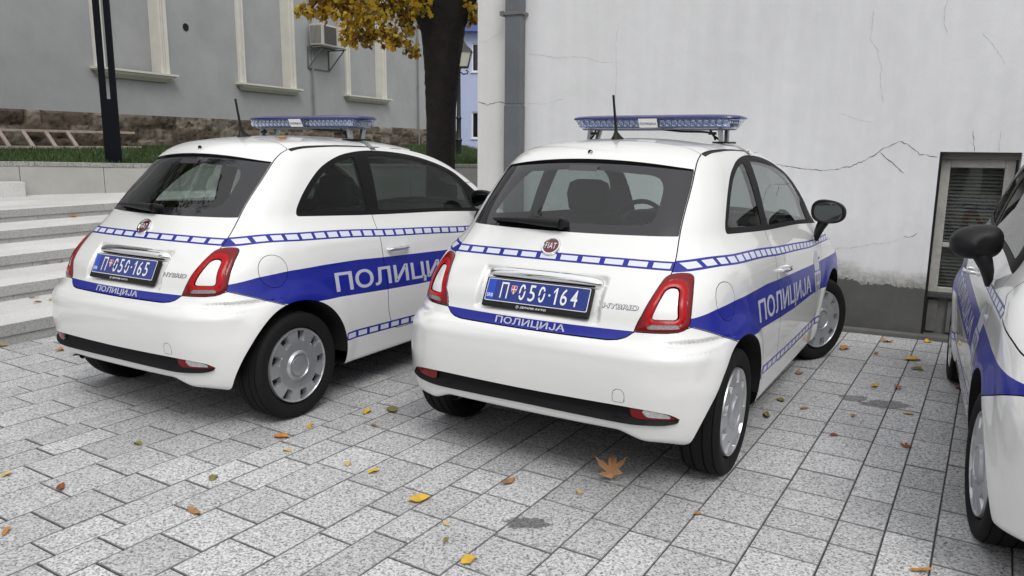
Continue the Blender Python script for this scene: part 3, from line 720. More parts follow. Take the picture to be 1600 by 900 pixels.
    for a in(0,math.pi,-math.pi/2): mb.tube([c,c+q@Vector((.18*math.cos(a),.18*math.sin(a),0))],.02,6,flat=.5)
    mb.lathe([(-.02,.06),(.02,.06),(.03,.03)],16,'z',(0,0,0)); 
    hub=mb.V[-48:]; mb.V[-48:]=[tuple(c+q@Vector(v)) for v in hub]
    mb.tube([c,c+Vector((0,.2,-.07))],.03,8)
    mb.build('steering_wheel',[INTER],root,smooth=R(60))
    MB().box((-.10,.44,1.325),(.10,.465,1.395)).build('interior_mirror',[BLACKP],root,bevel=.012)
    return root
def dress_plate(root,digits):
    pl=[c for c in find_child(root,'tailgate')[0].children if c.name.startswith('number_plate')][0]
    MB().box((-.270,-.008,-.076),(.270,.012,.060),0).build('plate_holder',[BLACKP],pl,bevel=.005)
    def flat(name,polys,y,m,par=None):
        V=[];F=[]
        for p in polys: k=len(V);V+=[(a,y,b) for a,b in p];F.append([k+i for i in range(len(p))])
        return link_mesh(name,V,F,[m],par or pl,smooth=False)
    rp=lambda x0,z0,x1,z1,r:[tuple(p) for p in round_poly([(x0,z0,r),(x1,z0,r),(x1,z1,r),(x0,z1,r)],4)]
    z0,z1=-.0505,.0555
    flat('plate_border',[rp(-.259,z0,.259,z1,.008)],-.0095,WHT); flat('plate_face',[rp(-.2555,z0+.0035,.2555,z1-.0035,.006)],-.0105,PLBLUE)
    flat('country_band',[rp(-.2545,z0+.0045,-.213,z1-.0045,.004)],-.0113,EUBLUE)
    def tx(name,body,x,z,w,h,m,bold=.0,y=-.0119,sp=1.0):
        v,t=fit_text(body,w,h,bold,sp); return link_mesh(name,[(x+a[0],y,z+a[1]) for a in v],t,[m],pl,smooth=False)
    tx('country_code','SRB',-.2505,-.033,.033,.017,WHT,.01)
    tx('carrier_lettering','ДУНАВ АУТО',-.065,-.0705,.13,.010,WHT,.02,-.0088)
    v=[(-.080+.0065*math.cos(a),-.0088,-.0655+.0065*math.sin(a)) for a in np.linspace(0,2*math.pi,16,endpoint=False)]+[(-.080+.0045*math.cos(a),-.0088,-.0655+.0045*math.sin(a)) for a in np.linspace(0,2*math.pi,16,endpoint=False)]
    link_mesh('carrier_mark',v,[(i,(i+1)%16,(i+1)%16+16,i+16) for i in range(16)],[WHT],pl,smooth=False)
    if not digits: return
    b,h=-.034,.075
    tx('plate_letter','П',-.182,b,.038,h,WHT,.0)
    xs=-.086
    for ch in digits:
        if ch=='·':
            d=.0055; flat('plate_dot',[[(xs+.004+d*math.cos(a),.004+d*math.sin(a)) for a in np.linspace(0,2*math.pi,12,endpoint=False)]],-.0119,WHT); xs+=.022; continue
        if ch=='1':
            w=.020; flat('plate_digit',[[(xs+.011,b),(xs+.0195,b),(xs+.0195,b+h),(xs+.013,b+h),(xs+.001,b+h-.017),(xs+.001,b+h-.026),(xs+.011,b+h-.014)]],-.0119,WHT); xs+=w+.0175; continue
        w=.0325
        tx('plate_digit',ch,xs,b,w,h,WHT,.004)
        if ch=='0': flat('plate_slash',[[(xs-.001,b+h*.34),(xs+.003,b+h*.26),(xs+w+.001,b+h*.66),(xs+w-.003,b+h*.74)]],-.0126,PLBLUE)
        xs+=w+.0175
    shp=[tuple(p) for p in round_poly([(-.129,.030,.003),(-.099,.030,.003),(-.099,.008,.006),(-.114,-.014,.004),(-.129,.008,.006)],3)]
    flat('plate_shield_edge',[shp],-.0119,mat('shield_pink',(.75,.45,.42),.5) if 'shield_pink' not in MATS else MATS['shield_pink']); c=(-.114,.010)
    flat('plate_shield',[[(c[0]+(x-c[0])*.80,c[1]+(z-c[1])*.84) for x,z in shp]],-.0124,REDP)
    flat('plate_shield_cross',[[(-.1162,-.008),(-.1118,-.008),(-.1118,.026),(-.1162,.026)],[(-.1265,.009),(-.1015,.009),(-.1015,.0135),(-.1265,.0135)]],-.0129,WHT)
REVL=mat('ribbed_lens',(.22,.21,.21),.25,.3,.6,var=.55,vscale=160)
EMBLEM=mat('emblem_grey_blue',(.16,.18,.30),.4,0,.3)
BARIN=mat('lamp_row_blue',(.42,.50,.74),.35,.2,.3)
BARLENS=glass_mat('pale_blue_lens',(.84,.88,.99))
car=build_car()
POSES=((-1.2435,5.3963,-30.32,'165','white and blue police hatchback nearest the stone steps, plate ending in 165',0),
       (.9291,4.7203,-30.99,'164','white and blue police hatchback in the middle, plate ending in 164, front wheels turned right',-26),
       (3.0180,3.4500,153.0,'','white and blue police hatchback cut by the right edge, its bonnet end towards us',4.5))
copies=[car]+[copy_tree(car) for _ in range(2)]
for c,(x,y,th,dg,lab,st) in zip(copies,POSES):
    c.location=(x,y,0); c.rotation_euler=(0,0,R(th)); tag(c,lab,'police car','parked police hatchbacks')
    dress_plate(c,'050·'+dg if dg else '')
    for w in find_child(c,'wheel'):
        if w.location.y>0: w.rotation_euler.z+=R(st)
# ------------------------------------------------------------------ setting materials
rng=random.Random(7)
def granite(name,dark,mid,light,scale,island=.16,bump=.0012,stains=()):
    m=bpy.data.materials.new(name); m.use_nodes=True; N,L=nodes_of(m); b=N['Principled BSDF']; b.inputs['Roughness'].default_value=.75
    tc=N.new('ShaderNodeTexCoord')
    v=N.new('ShaderNodeTexVoronoi'); v.inputs['Scale'].default_value=scale; L.new(tc.outputs['Object'],v.inputs['Vector'])
    sp=N.new('ShaderNodeSeparateColor'); L.new(v.outputs['Color'],sp.inputs[0])
    n=N.new('ShaderNodeTexNoise'); n.inputs['Scale'].default_value=scale*.55; n.inputs['Detail'].default_value=3; L.new(tc.outputs['Object'],n.inputs['Vector'])
    ad=N.new('ShaderNodeMath'); ad.operation='MULTIPLY_ADD'; ad.inputs[1].default_value=.55; L.new(sp.outputs[0],ad.inputs[0])
    ml=N.new('ShaderNodeMath'); ml.operation='MULTIPLY'; ml.inputs[1].default_value=.9; L.new(n.outputs[0],ml.inputs[0]); L.new(ml.outputs[0],ad.inputs[2])
    cr=N.new('ShaderNodeValToRGB'); e=cr.color_ramp.elements
    e[0].position=.36; e[0].color=(*dark,1); e[1].position=.95; e[1].color=(*light,1); q=e.new(.60); q.color=(*mid,1); q=e.new(.47); q.color=tuple((np.array(dark)*.6+np.array(mid)*.4).tolist())+(1,)
    L.new(ad.outputs[0],cr.inputs[0])
    geo=N.new('ShaderNodeNewGeometry'); mr=N.new('ShaderNodeMapRange'); mr.inputs[3].default_value=1-island; mr.inputs[4].default_value=1+island; L.new(geo.outputs['Random Per Island'],mr.inputs[0])
    big=N.new('ShaderNodeTexNoise'); big.inputs['Scale'].default_value=1.1; big.inputs['Detail'].default_value=5; L.new(tc.outputs['Object'],big.inputs['Vector'])
    br=N.new('ShaderNodeMapRange'); br.inputs[1].default_value=.3; br.inputs[2].default_value=.7; br.inputs[3].default_value=.86; br.inputs[4].default_value=1.1; L.new(big.outputs[0],br.inputs[0])
    mm=N.new('ShaderNodeMath'); mm.operation='MULTIPLY'; L.new(mr.outputs[0],mm.inputs[0]); L.new(br.outputs[0],mm.inputs[1]); last=mm.outputs[0]
    for (x,y,rx,ry,ns,dk) in stains:
        sb=N.new('ShaderNodeVectorMath'); sb.operation='SUBTRACT'; sb.inputs[1].default_value=(x,y,0); L.new(tc.outputs['Object'],sb.inputs[0])
        sc=N.new('ShaderNodeVectorMath'); sc.operation='MULTIPLY'; sc.inputs[1].default_value=(1/rx,1/ry,0); L.new(sb.outputs[0],sc.inputs[0])
        ln=N.new('ShaderNodeVectorMath'); ln.operation='LENGTH'; L.new(sc.outputs[0],ln.inputs[0])
        nz=N.new('ShaderNodeTexNoise'); nz.inputs['Scale'].default_value=ns; nz.inputs['Detail'].default_value=4; L.new(tc.outputs['Object'],nz.inputs['Vector'])
        a=N.new('ShaderNodeMath'); a.operation='MULTIPLY_ADD'; a.inputs[1].default_value=1.3; L.new(nz.outputs[0],a.inputs[0]); L.new(ln.outputs['Value'],a.inputs[2])
        r=N.new('ShaderNodeMapRange'); r.inputs[1].default_value=1.45; r.inputs[2].default_value=1.60; r.inputs[3].default_value=dk; r.inputs[4].default_value=1; L.new(a.outputs[0],r.inputs[0])
        k=N.new('ShaderNodeMath'); k.operation='MULTIPLY'; L.new(last,k.inputs[0]); L.new(r.outputs[0],k.inputs[1]); last=k.outputs[0]
    x=N.new('ShaderNodeMix'); x.data_type='RGBA'; x.blend_type='MULTIPLY'; x.inputs[0].default_value=1; L.new(cr.outputs[0],x.inputs[6]); L.new(last,x.inputs[7]); L.new(x.outputs[2],b.inputs['Base Color'])
    bp=N.new('ShaderNodeBump'); bp.inputs['Distance'].default_value=bump; L.new(ad.outputs[0],bp.inputs['Height']); L.new(bp.outputs[0],b.inputs['Normal'])
    MATS[name]=m; return m
PAVE=granite('granite_paving',(.13,.13,.131),(.39,.39,.395),(.64,.64,.645),150,.13,stains=((.066,2.826,.10,.055,30,.36),(2.19,4.31,.16,.09,14,.42),(2.05,4.42,.10,.07,14,.5)))
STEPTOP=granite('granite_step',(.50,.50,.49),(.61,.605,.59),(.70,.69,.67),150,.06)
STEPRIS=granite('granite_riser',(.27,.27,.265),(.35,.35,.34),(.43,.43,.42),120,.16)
JEDGE=mat('dirty_joint_edge',(.23,.225,.22),.95,var=.5,vscale=25)
JOINT=mat('joint_sand',(.05,.048,.045),.95)
GROUNDM=mat('far_ground',(.22,.22,.21),.9,var=.2,vscale=.5)
CONC=mat('retaining_concrete',(.42,.415,.395),.85,var=.10,vscale=2.2,bump=.0015,bscale=60)
CAPM=granite('granite_cap',(.08,.08,.08),(.28,.28,.27),(.50,.50,.48),120,.10)
FACADE=mat('grey_render',(.37,.375,.385),.9,var=.11,vscale=.9,bump=.002,bscale=90)
TRIM=mat('cream_trim',(.66,.64,.58),.8,var=.06,vscale=3)
# ------------------------------------------------------------------ ground
def structure(o): o['kind']='structure'; return o
structure(MB().box((-150,-150,-.5),(150,200,-.014)).build('ground',[GROUNDM]))
def pave():
    a=Vector((math.sin(R(31.9)),math.cos(R(31.9)),0)); b=Vector((math.cos(R(31.9)),-math.sin(R(31.9)),0))
    left=[-2.566,-2.316,-2.066,-1.897,-1.727,-1.495,-1.241,-1.072,-.901,-.647,-.400]
    r=random.Random(3); e=left[:]
    x=left[0]
    for w in [.17,.17,.25,.25,.25]*6: x-=w; e.insert(0,x)
    x=left[-1]
    for w in [.17,.17,.25,.25,.25,.17,.17,.25]*3: x+=w; e.append(x)
    V=[];F=[]; j=.0022; ch=.0024
    for k in range(len(e)-1):
        u0,u1=e[k]+j,e[k+1]-j; t=-1.0-r.random()*.3
        while t<11.5:
            ln=r.choice([.22,.27,.32,.38,.38]) if u1-u0<.2 else r.choice([.20,.25,.25,.30,.37]); v0,v1=t+.0038,t+ln-.0038; t+=ln
            c=a*((v0+v1)/2)+b*((u0+u1)/2)
            if c.y<.9 or c.y>10.5 or c.x<-7 or c.x>5.5: continue
            z=r.uniform(-.0012,.0012); tx,ty=r.uniform(-.002,.002),r.uniform(-.002,.002)
            n=len(V)
            for (q,zz) in ((0,-.013),(0,-ch),(ch,0)):
                for (uu,vv) in ((u0+q,v0+q),(u1-q,v0+q),(u1-q,v1-q),(u0+q,v1-q)):
                    p=a*vv+b*uu; V.append((p.x,p.y,zz+z+tx*(uu-u0)+ty*(vv-v0)))
            for L in(0,4):
                for i in range(4): F.append((n+L+i,n+L+(i+1)%4,n+L+4+(i+1)%4,n+L+4+i))
            F.append((n+8,n+9,n+10,n+11))
    o=link_mesh('paving',V,F,[PAVE,JEDGE],fm=[0 if i%9==8 else 1 for i in range(len(F))],smooth=False); bm=bmesh.new(); bm.from_mesh(o.data); bmesh.ops.recalc_face_normals(bm,faces=bm.faces); bm.to_mesh(o.data); bm.free(); structure(o)
    P=[(-7.5,.5,-.0055),(6,.5,-.0055),(6,11,-.0055),(-7.5,11,-.0055)]
    structure(link_mesh('paving_bed',P,[(0,1,2,3)],[JOINT],smooth=False))
pave()
# ------------------------------------------------------------------ stone steps on the left
dv=Vector((.4746,.8802,0)); dn=Vector((-.8802,.4746,0)); SA=Vector((-3.688,5.381,0))
def sp_(s,w,z): return SA+dv*s+dn*w+Vector((0,0,z))
def slab(mb,s0,s1,w0,w1,z0,z1,m=0,ch=.004):
    def ring(q,z): return [tuple(sp_(s,w,z)) for s,w in((s0+q,w0+q),(s1-q,w0+q),(s1-q,w1-q),(s0+q,w1-q))]
    mb.loft([ring(0,z0),ring(0,z1-ch),ring(ch,z1)],m)
steps=empty('stone_steps',SA,0,'broad pale granite steps rising behind the car beside them, littered with leaves','steps')
offs=[0,.86,1.69,2.60,3.42,5.9]; hts=[0,.16,.290,.420,.555,.698]
inv=Matrix.Translation(-SA)
for k in range(5):
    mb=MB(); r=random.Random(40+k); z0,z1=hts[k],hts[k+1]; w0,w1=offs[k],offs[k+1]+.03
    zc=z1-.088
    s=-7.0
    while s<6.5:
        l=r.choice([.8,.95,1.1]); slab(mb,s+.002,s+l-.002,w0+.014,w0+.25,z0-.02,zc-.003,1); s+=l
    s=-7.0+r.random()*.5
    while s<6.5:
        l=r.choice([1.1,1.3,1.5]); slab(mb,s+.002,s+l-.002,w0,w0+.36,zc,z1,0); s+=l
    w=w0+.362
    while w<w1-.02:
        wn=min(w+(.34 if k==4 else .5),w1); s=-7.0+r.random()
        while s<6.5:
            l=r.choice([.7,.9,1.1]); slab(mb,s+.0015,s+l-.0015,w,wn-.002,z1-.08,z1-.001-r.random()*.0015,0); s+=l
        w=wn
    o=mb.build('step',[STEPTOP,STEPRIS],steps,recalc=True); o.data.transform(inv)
    for p in o.data.polygons: p.material_index=0 if p.normal.z>.5 else 1   # pale tops, darker fronts: shade on upright faces painted into the stone colour
# ------------------------------------------------------------------ retaining wall, lawn
WL0=Vector((-7.3,11.02,0)); WLd=Vector((1.04,.8,0)); wl=WLd.normalized(); wln=Vector((-wl.y,wl.x,0)); kL=WLd.length
def capz(t): return float(np.interp(t,[-7,0,1.2,6.3,9],[1.20,1.186,1.14,1.085,1.07]))
rw=empty('retaining_wall',WL0,0,'low pale concrete panel wall with a stone cap holding up the lawn','wall')
mb=MB(); ed=[-7,-5.9,-4.8,-3.7,-2.6,-1.5,-.62,.20,1.03,1.86,2.7,3.5,4.3,5.1,5.9,6.7,7.5]
for t0,t1 in zip(ed[:-1],ed[1:]):
    for lo,hi,w0,w1,m in((.10,-.062,.012,.20,0),):
        A=[WL0+WLd*t+wln*w for t,w in((t0+.003,w0),(t1-.003,w0),(t1-.003,w1),(t0+.003,w1))]
        mb.loft([[(p.x-WL0.x,p.y-WL0.y,lo) for p in A],[(p.x-WL0.x,p.y-WL0.y,capz(t)+hi) for p,t in zip(A,(t0,t1,t1,t0))]],m)
mb.build('panel',[CONC],rw)
mb=MB()
for i in range(-7,8):
    t0,t1=i*1.0+.35,i*1.0+1.35; A=[WL0+WLd*t+wln*w for t,w in((t0+.002,0),(t1-.002,0),(t1-.002,.24),(t0+.002,.24))]; tt=(t0,t1,t1,t0)
    mb.loft([[(p.x-WL0.x,p.y-WL0.y,capz(t)-.06) for p,t in zip(A,tt)],[(p.x-WL0.x,p.y-WL0.y,capz(t)) for p,t in zip(A,tt)]])
mb.build('cap',[CAPM],rw,bevel=.004)
# stone block standing against the wall at the far left
o=MB().box((-.9,-.42,.69),(.0,-.01,.90)).box((-1.4,-.42,.69),(-.55,-.01,1.02)).build('stone_block',[STEPTOP],None,bevel=.006); o.location=(-7.08,11.18,0); o.rotation_euler=(0,0,math.atan2(.8,1.04)); tag(o,'stepped pale stone block against the low wall at the left edge','stone block')
GFD=Vector((.3746,.9272,0)); GFN=Vector((.9272,-.3746,0)); GP=Vector((-9.54,14.5,0))
def gp(s,off,z): v=GP+GFD*s+GFN*off; return (v.x,v.y,z)
def lawn_pt(i,j,n,m):
    t=-7+15*i/n; A=WL0+WLd*t+wln*.18; B=GP+GFD*(-8+29*i/n)+GFN*.02; q=j/m; p=A.lerp(B,q); return (p.x,p.y,capz(t)-.03+(1.33-capz(t)+.03)*min(q*1.2,1))
n,m=40,12
V=[lawn_pt(i,j,n,m) for i in range(n+1) for j in range(m+1)]
F=[(i*(m+1)+j,(i+1)*(m+1)+j,(i+1)*(m+1)+j+1,i*(m+1)+j+1) for i in range(n) for j in range(m)]
k=len(V); V+=[(.9,17.0,1.05),(14,27,1.1),(10,45,1.1),(-2.0,33.5,1.3)]; F.append((k,k+1,k+2,k+3))
structure(link_mesh('lawn',V,F,[mat('lawn_soil',(.035,.055,.015),.95,var=.35,vscale=4)]))
def grass():
    r=np.random.default_rng(5); nb=42000; u=r.random(nb); w=r.random(nb)
    t=-3.5+11*u; A=np.array(WL0)[None]+np.array(WLd)[None]*t[:,None]+np.array(wln)[None]*.24
    s=-8+29*(t+7)/15; B=np.array(GP)[None]+np.array(GFD)[None]*s[:,None]
    q=np.where(r.random(nb)<.75,w**1.6,1-w*.05); q=np.clip(q,0,1)*.985
    near=np.array([capz(x) for x in t]); z=near-.03+(1.33-near+.03)*np.minimum(q*1.2,1); p=A+(B-A)*q[:,None]
    h=r.uniform(.05,.10,nb)*(1+.9*(t>4.8)); an=r.uniform(0,2*math.pi,nb); wd=.006+.004*r.random(nb)
    lean=r.normal(0,.35,(nb,2))*h[:,None]
    V=np.empty((nb,3,3)); V[:,0]=np.c_[p[:,0]-np.cos(an)*wd,p[:,1]-np.sin(an)*wd,z]; V[:,1]=np.c_[p[:,0]+np.cos(an)*wd,p[:,1]+np.sin(an)*wd,z]; V[:,2]=np.c_[p[:,0]+lean[:,0],p[:,1]+lean[:,1],z+h]
    gm=bpy.data.materials.new('grass_blade'); gm.use_nodes=True; N,L=nodes_of(gm); b=N['Principled BSDF']; b.inputs['Roughness'].default_value=.6
    g=N.new('ShaderNodeNewGeometry'); cr=N.new('ShaderNodeValToRGB'); e=cr.color_ramp.elements; e[0].color=(.016,.045,.008,1); e[1].color=(.065,.11,.02,1); L.new(g.outputs['Random Per Island'],cr.inputs[0]); L.new(cr.outputs[0],b.inputs['Base Color'])
    o=link_mesh('grass',V.reshape(-1,3),np.arange(nb*3).reshape(-1,3),[gm],smooth=False); tag(o,'short green grass along the top of the low wall','grass',kind='stuff')
grass()
# ------------------------------------------------------------------ long grey building on the left
gb=empty('grey_building',GP,0,'long grey rendered building with cream blind windows and a rough stone base','building')
def gbx(mb,s0,s1,o0,o1,z0,z1,m=0):
    c=[gp(s0,o0,0),gp(s1,o0,0),gp(s1,o1,0),gp(s0,o1,0)]; c=[(x-GP.x,y-GP.y) for x,y,_ in c]
    mb.loft([[(x,y,z0) for x,y in c],[(x,y,z1) for x,y in c]],m)
WINS=[(-2.55,-.25),(2.20,4.17),(6.48,8.79),(11.30,13.70)]
mb=MB(); zs,zt=3.0,6.6; T_=.24
edges=[-10]+[v for w in WINS for v in w]+[19.2]
gbx(mb,-10,19.2,-.5,0,2.05,zs); gbx(mb,-10,19.2,-.5,0,zt,10.5)
for a,b in zip(edges[0::2],edges[1::2]): gbx(mb,a,b,-.5,0,zs,zt)
for a,b in WINS: gbx(mb,a,b,-.5,-.24,zs,zt)
gbx(mb,-10,19.2,-9,-.5,1.0,10.5)
mb.build('wall',[FACADE],gb)
for a,b in WINS:
    mb=MB()
    for x0,x1 in((a,a+T_),(b-T_,b)):
        gbx(mb,x0,x1,-.235,.030,zs+.001,zt); 
        for f0,f1,pr in((.0,.28,.055),(.36,.50,.048),(.60,1.0,.062)):
            q0,q1=(x0+T_*f0,x0+T_*f1) if x1==b else (x1-T_*f1,x1-T_*f0)
            gbx(mb,q0,q1,.030,pr,zs+.002,zt)
    fr=mb.build('window_surround',[TRIM],gb)
    mb=MB(); gbx(mb,a-.10,b+.10,-.23,.22,zs-.045,zs); gbx(mb,a-.06,b+.06,-.2,.185,zs-.075,zs-.0455)
    for q in range(4): gbx(mb,a+.0+.02*q,b-.0-.02*q,-.2,.17-.035*q,zs-.075-.026*(q+1),zs-.0755-.026*q)
    mb.build('sill',[TRIM],fr)
# rough stone base: displaced grid with irregular courses
def stonebase():
    r=np.random.default_rng(2); ns,nz=560,24; S_=np.linspace(-10,19.25,ns); Z_=np.linspace(.95,2.06,nz)
    rows=[.95,1.28,1.52,1.80,2.07]; H=np.zeros((ns,nz)); tone=np.zeros((ns,nz))
    for k in range(4):
        x=-10.2
        while x<19.5:
            w=r.uniform(.35,.95); h=r.uniform(.015,.07); tn=r.random(); m1=(S_>x)&(S_<=x+w)
            for j in range(nz):
                if rows[k]<=Z_[j]<rows[k+1]:
                    ed=np.minimum.reduce([S_-x,x+w-S_,np.full(ns,Z_[j]-rows[k]+.02),np.full(ns,rows[k+1]-Z_[j]+.02)])
                    H[m1,j]=(h*np.clip(ed/.06,0,1)**.5)[m1]; tone[m1,j]=tn
            x+=w
    H=H*1.5-.02; H+=r.normal(0,.014,H.shape); H[:,-1]=.02
    V=[gp(S_[i],.03+H[i,j],Z_[j]) for i in range(ns) for j in range(nz)]; V=[(x-GP.x,y-GP.y,z) for x,y,z in V]
    F=[(i*nz+j,(i+1)*nz+j,(i+1)*nz+j+1,i*nz+j+1) for i in range(ns-1) for j in range(nz-1)]
    k=len(V)
    for i in range(ns): V.append((gp(S_[i],-.05,0)[0]-GP.x,gp(S_[i],-.05,0)[1]-GP.y,2.062))
    F+=[(i*nz+nz-1,(i+1)*nz+nz-1,k+i+1,k+i) for i in range(ns-1)]
    m=bpy.data.materials.new('rough_stone'); m.use_nodes=True; N,L=nodes_of(m); b=N['Principled BSDF']; b.inputs['Roughness'].default_value=.95
    tc=N.new('ShaderNodeTexCoord'); no=N.new('ShaderNodeTexNoise'); no.inputs['Scale'].default_value=5; no.inputs['Detail'].default_value=8; no.inputs['Roughness'].default_value=.7; L.new(tc.outputs['Object'],no.inputs['Vector'])
    at=N.new('ShaderNodeAttribute'); at.attribute_name='tone'
    ad=N.new('ShaderNodeMath'); ad.operation='MULTIPLY_ADD'; ad.inputs[1].default_value=.45; L.new(at.outputs['Fac'],ad.inputs[0]); L.new(no.outputs[0],ad.inputs[2])
    cr=N.new('ShaderNodeValToRGB'); e=cr.color_ramp.elements; e[0].position=.38; e[0].color=(.035,.024,.017,1); e[1].position=1.0; e[1].color=(.26,.225,.18,1); q=e.new(.58); q.color=(.095,.070,.050,1); q=e.new(.8); q.color=(.13,.11,.085,1)
    L.new(ad.outputs[0],cr.inputs[0]); L.new(cr.outputs[0],b.inputs['Base Color'])
    bp=N.new('ShaderNodeBump'); bp.inputs['Distance'].default_value=.03; L.new(no.outputs[0],bp.inputs['Height']); L.new(bp.outputs[0],b.inputs['Normal'])
    o=link_mesh('stone_base',V,F,[m],gb,smooth=R(50)); a=o.data.attributes.new('tone','FLOAT','POINT'); a.data.foreach_set('value',np.concatenate([tone.ravel(),np.zeros(ns)]))
stonebase()
PIPE=mat('grey_pipe',(.22,.22,.225),.5)
for s,z0 in((9.56,2.2),(15.9,1.2)):
    mb=MB(); 
    def g2(s,o,z): x,y,_=gp(s,o,0); return (x-GP.x,y-GP.y,z)
    mb.tube([g2(s,.07,z0),g2(s,.07,10.4)],.032,8)
    for z in np.arange(z0+.6,10,1.7): mb.tube([g2(s,.07,z),g2(s,.07,z+.10)],.045,8)
    mb.build('rain_pipe' if s>12 else 'service_pipe',[PIPE],gb,smooth=R(50))
mb=MB(); mb.lathe([(-.004,.001),(-.004,.09),(.004,.09),(.004,.001)],14,'x'); o=mb.build('vent_hole',[DARK],gb); x,y,_=gp(4.79,.006,0); o.location=(x-GP.x,y-GP.y,4.14); o.rotation_euler=(0,0,math.atan2(GFN.y,GFN.x))   # faces out of the wall
# air conditioner on its bracket
ac=empty('air_conditioner',gp(9.9,0,4.24),math.atan2(GFD.y,GFD.x),'cream air conditioner on a steel wall bracket between two cream windows','air conditioner')
ACW=mat('ac_cream',(.48,.46,.42),.5,var=.06,vscale=6); STEELD=mat('dark_steel',(.05,.05,.055),.5)
MB().box((-.52,-.55,.03),(.62,-.12,.62)).build('casing',[ACW],ac,bevel=.02)
mb=MB(); mb.box((-.40,-.556,.08),(.20,-.551,.57),0)
for k in range(12): mb.box((-.40+k*.05,-.566,.08),(-.385+k*.05,-.556,.57),1)
mb.build('grille',[STEELD,mat('ac_grille',(.13,.12,.115),.6)],ac)
mb=MB()
for k in range(9): mb.box((-.528,-.52+k*.042,.08),(-.521,-.50+k*.042,.57))
mb.build('side_louvre',[mat('ac_louvre',(.12,.115,.11),.6)],ac)
mb=MB()
for x in(-.48,.55): 
    mb.box((x-.02,-.60,-.03),(x+.02,-.005,.0)); mb.box((x-.02,-.03,-.62),(x+.02,-.003,-.03)); mb.tube([(x,-.57,-.02),(x,-.02,-.60)],.018,6)
mb.box((-.55,-.60,.0),(.64,-.55,.03)); mb.box((-.55,-.2,.0),(.64,-.15,.03)); mb.box((-.50,-.028,-.62),(.57,-.004,-.585))
mb.build('bracket',[mat('bracket_steel',(.14,.14,.145),.5)],ac)
# ladder lying on its edge on the grass
ld=empty('ladder',gp(.2,.28,1.33),math.atan2(GFD.y,GFD.x),'old wooden ladder lying on its side on the grass against the stone base','ladder')
WOOD=mat('old_wood',(.38,.32,.28),.9,var=.25,vscale=9)
MB().box((-3.2,-.06,.305),(2.6,-.02,.355)).build('rail',[WOOD],ld,bevel=.006); MB().box((-3.2,-.22,.0),(2.6,-.17,.05)).build('rail',[WOOD],ld,bevel=.006)
for k in range(8):
    x=-3.0+k*.46+.75; MB().loft([[(x-.04,-.07,.33),(x+.04,-.07,.33),(x+.04,-.03,.33),(x-.04,-.03,.33)],[(x+.05,-.23,.0),(x+.13,-.23,.0),(x+.13,-.19,.0),(x+.05,-.19,.0)]]).build('rung',[WOOD if k!=2 else mat('red_paint_worn',(.30,.05,.05),.7,var=.4,vscale=14)],ld)
# slim dark lamp post behind the wall
DKP=mat('post_paint',(.004,.0055,.009),.7,spec=.12)
lp=empty('lamp_post',(-6.295,12.3,1.10),R(20),'slim square dark lamp post with a long slot, standing behind the low wall','lamp post')
mb=MB(); mb.box((-.115,-.06,0),(.115,.06,1.02)); mb.box((-.115,-.06,1.0201),(-.03,.06,5.2)); mb.box((.03,-.06,1.0201),(.115,.06,5.2)); mb.box((-.115,-.06,5.2001),(.115,.06,5.35)); mb.build('post',[DKP],lp,bevel=.004)
MB().box((-.1,-.35,5.3501),(.1,.06,5.42)).build('lamp_head',[DKP],lp)
# ------------------------------------------------------------------ lavender building far behind, lantern
LAV=mat('lavender_render',(.50,.56,.78),.9,var=.04,vscale=1.5)
bb=empty('lavender_building',(-6,40,0),0,'pale lavender blue building in the gap between the tree and white wall','building')
mb=MB(); zz=[(1.0,1.82),(3.15,5.10),(6.50,7.0)]
for z0,z1 in zz: mb.box((-9,0,z0),(7,.3,z1))
for z0,z1 in((1.82,3.15),(5.10,6.50)):
    for x0,x1 in((-9,1.2),(2.2,3.87),(5.0,7)): mb.box((x0,0,z0),(x1,.3,z1))
mb.box((-9,.3,1.0),(7,9,7.0)); mb.build('wall',[LAV],bb)
MB().box((-9.3,-.45,7.0),(7.3,9,7.42)).build('eaves',[mat('blue_eaves',(.10,.16,.42),.7)],bb)
MB().prism([(-.5,7.42),(4.5,9.8),(9,7.42)],0,-9.3,7.3).build('roof',[mat('roof_slate_blue',(.13,.18,.36),.8)],bb)
for x0,x1 in((3.87,5.0),(1.2,2.2)):
    for z0,z1 in((1.82,3.15),(5.10,6.50)):
        mb=MB(); fw=.07
        mb.box((x0,.06,z0),(x0+fw,.16,z1)); mb.box((x1-fw,.06,z0),(x1,.16,z1)); mb.box((x0+fw,.06,z0),(x1-fw,.16,z0+fw)); mb.box((x0+fw,.06,z1-fw),(x1-fw,.16,z1)); mb.box(((x0+x1)/2-.04,.06,z0+fw),((x0+x1)/2+.04,.16,z1-fw))
        mb.box((x0-.06,-.06,z0-.05),(x1+.06,.06,z0-.001))
        f=mb.build('window',[WHT],bb); MB().box((x0+fw,.17,z0+fw),(x1-fw,.18,z1-fw)).build('pane',[GLOSSBLK],f)
IRON=mat('lantern_iron',(.02,.021,.024),.5)
ln=empty('street_lantern',(-1.39,20,1.10),0,'old style street lantern on a thin dark post right of the tree','street lantern')
mb=MB(); mb.lathe([(0,.12),(.1,.12),(.14,.075),(.45,.07),(.5,.09),(.55,.06),(1.0,.055),(1.05,.075),(1.1,.05),(2.2,.045),(2.23,.06),(2.26,.04),(2.45,.04),(2.5,.02)],14,'z'); mb.build('post',[IRON],ln,smooth=R(40))
mb=MB(); mb.tube([(0,0,2.2),(.12,0,2.12),(.22,0,2.14),(.24,0,2.20),(.18,0,2.22)],.018,6); mb.tube([(0,0,2.18),(-.10,0,2.12),(-.13,0,2.19)],.014,6); mb.tube([(0,0,2.25),(.13,0,2.3)],.02,6); mb.build('scroll_arm',[IRON],ln)
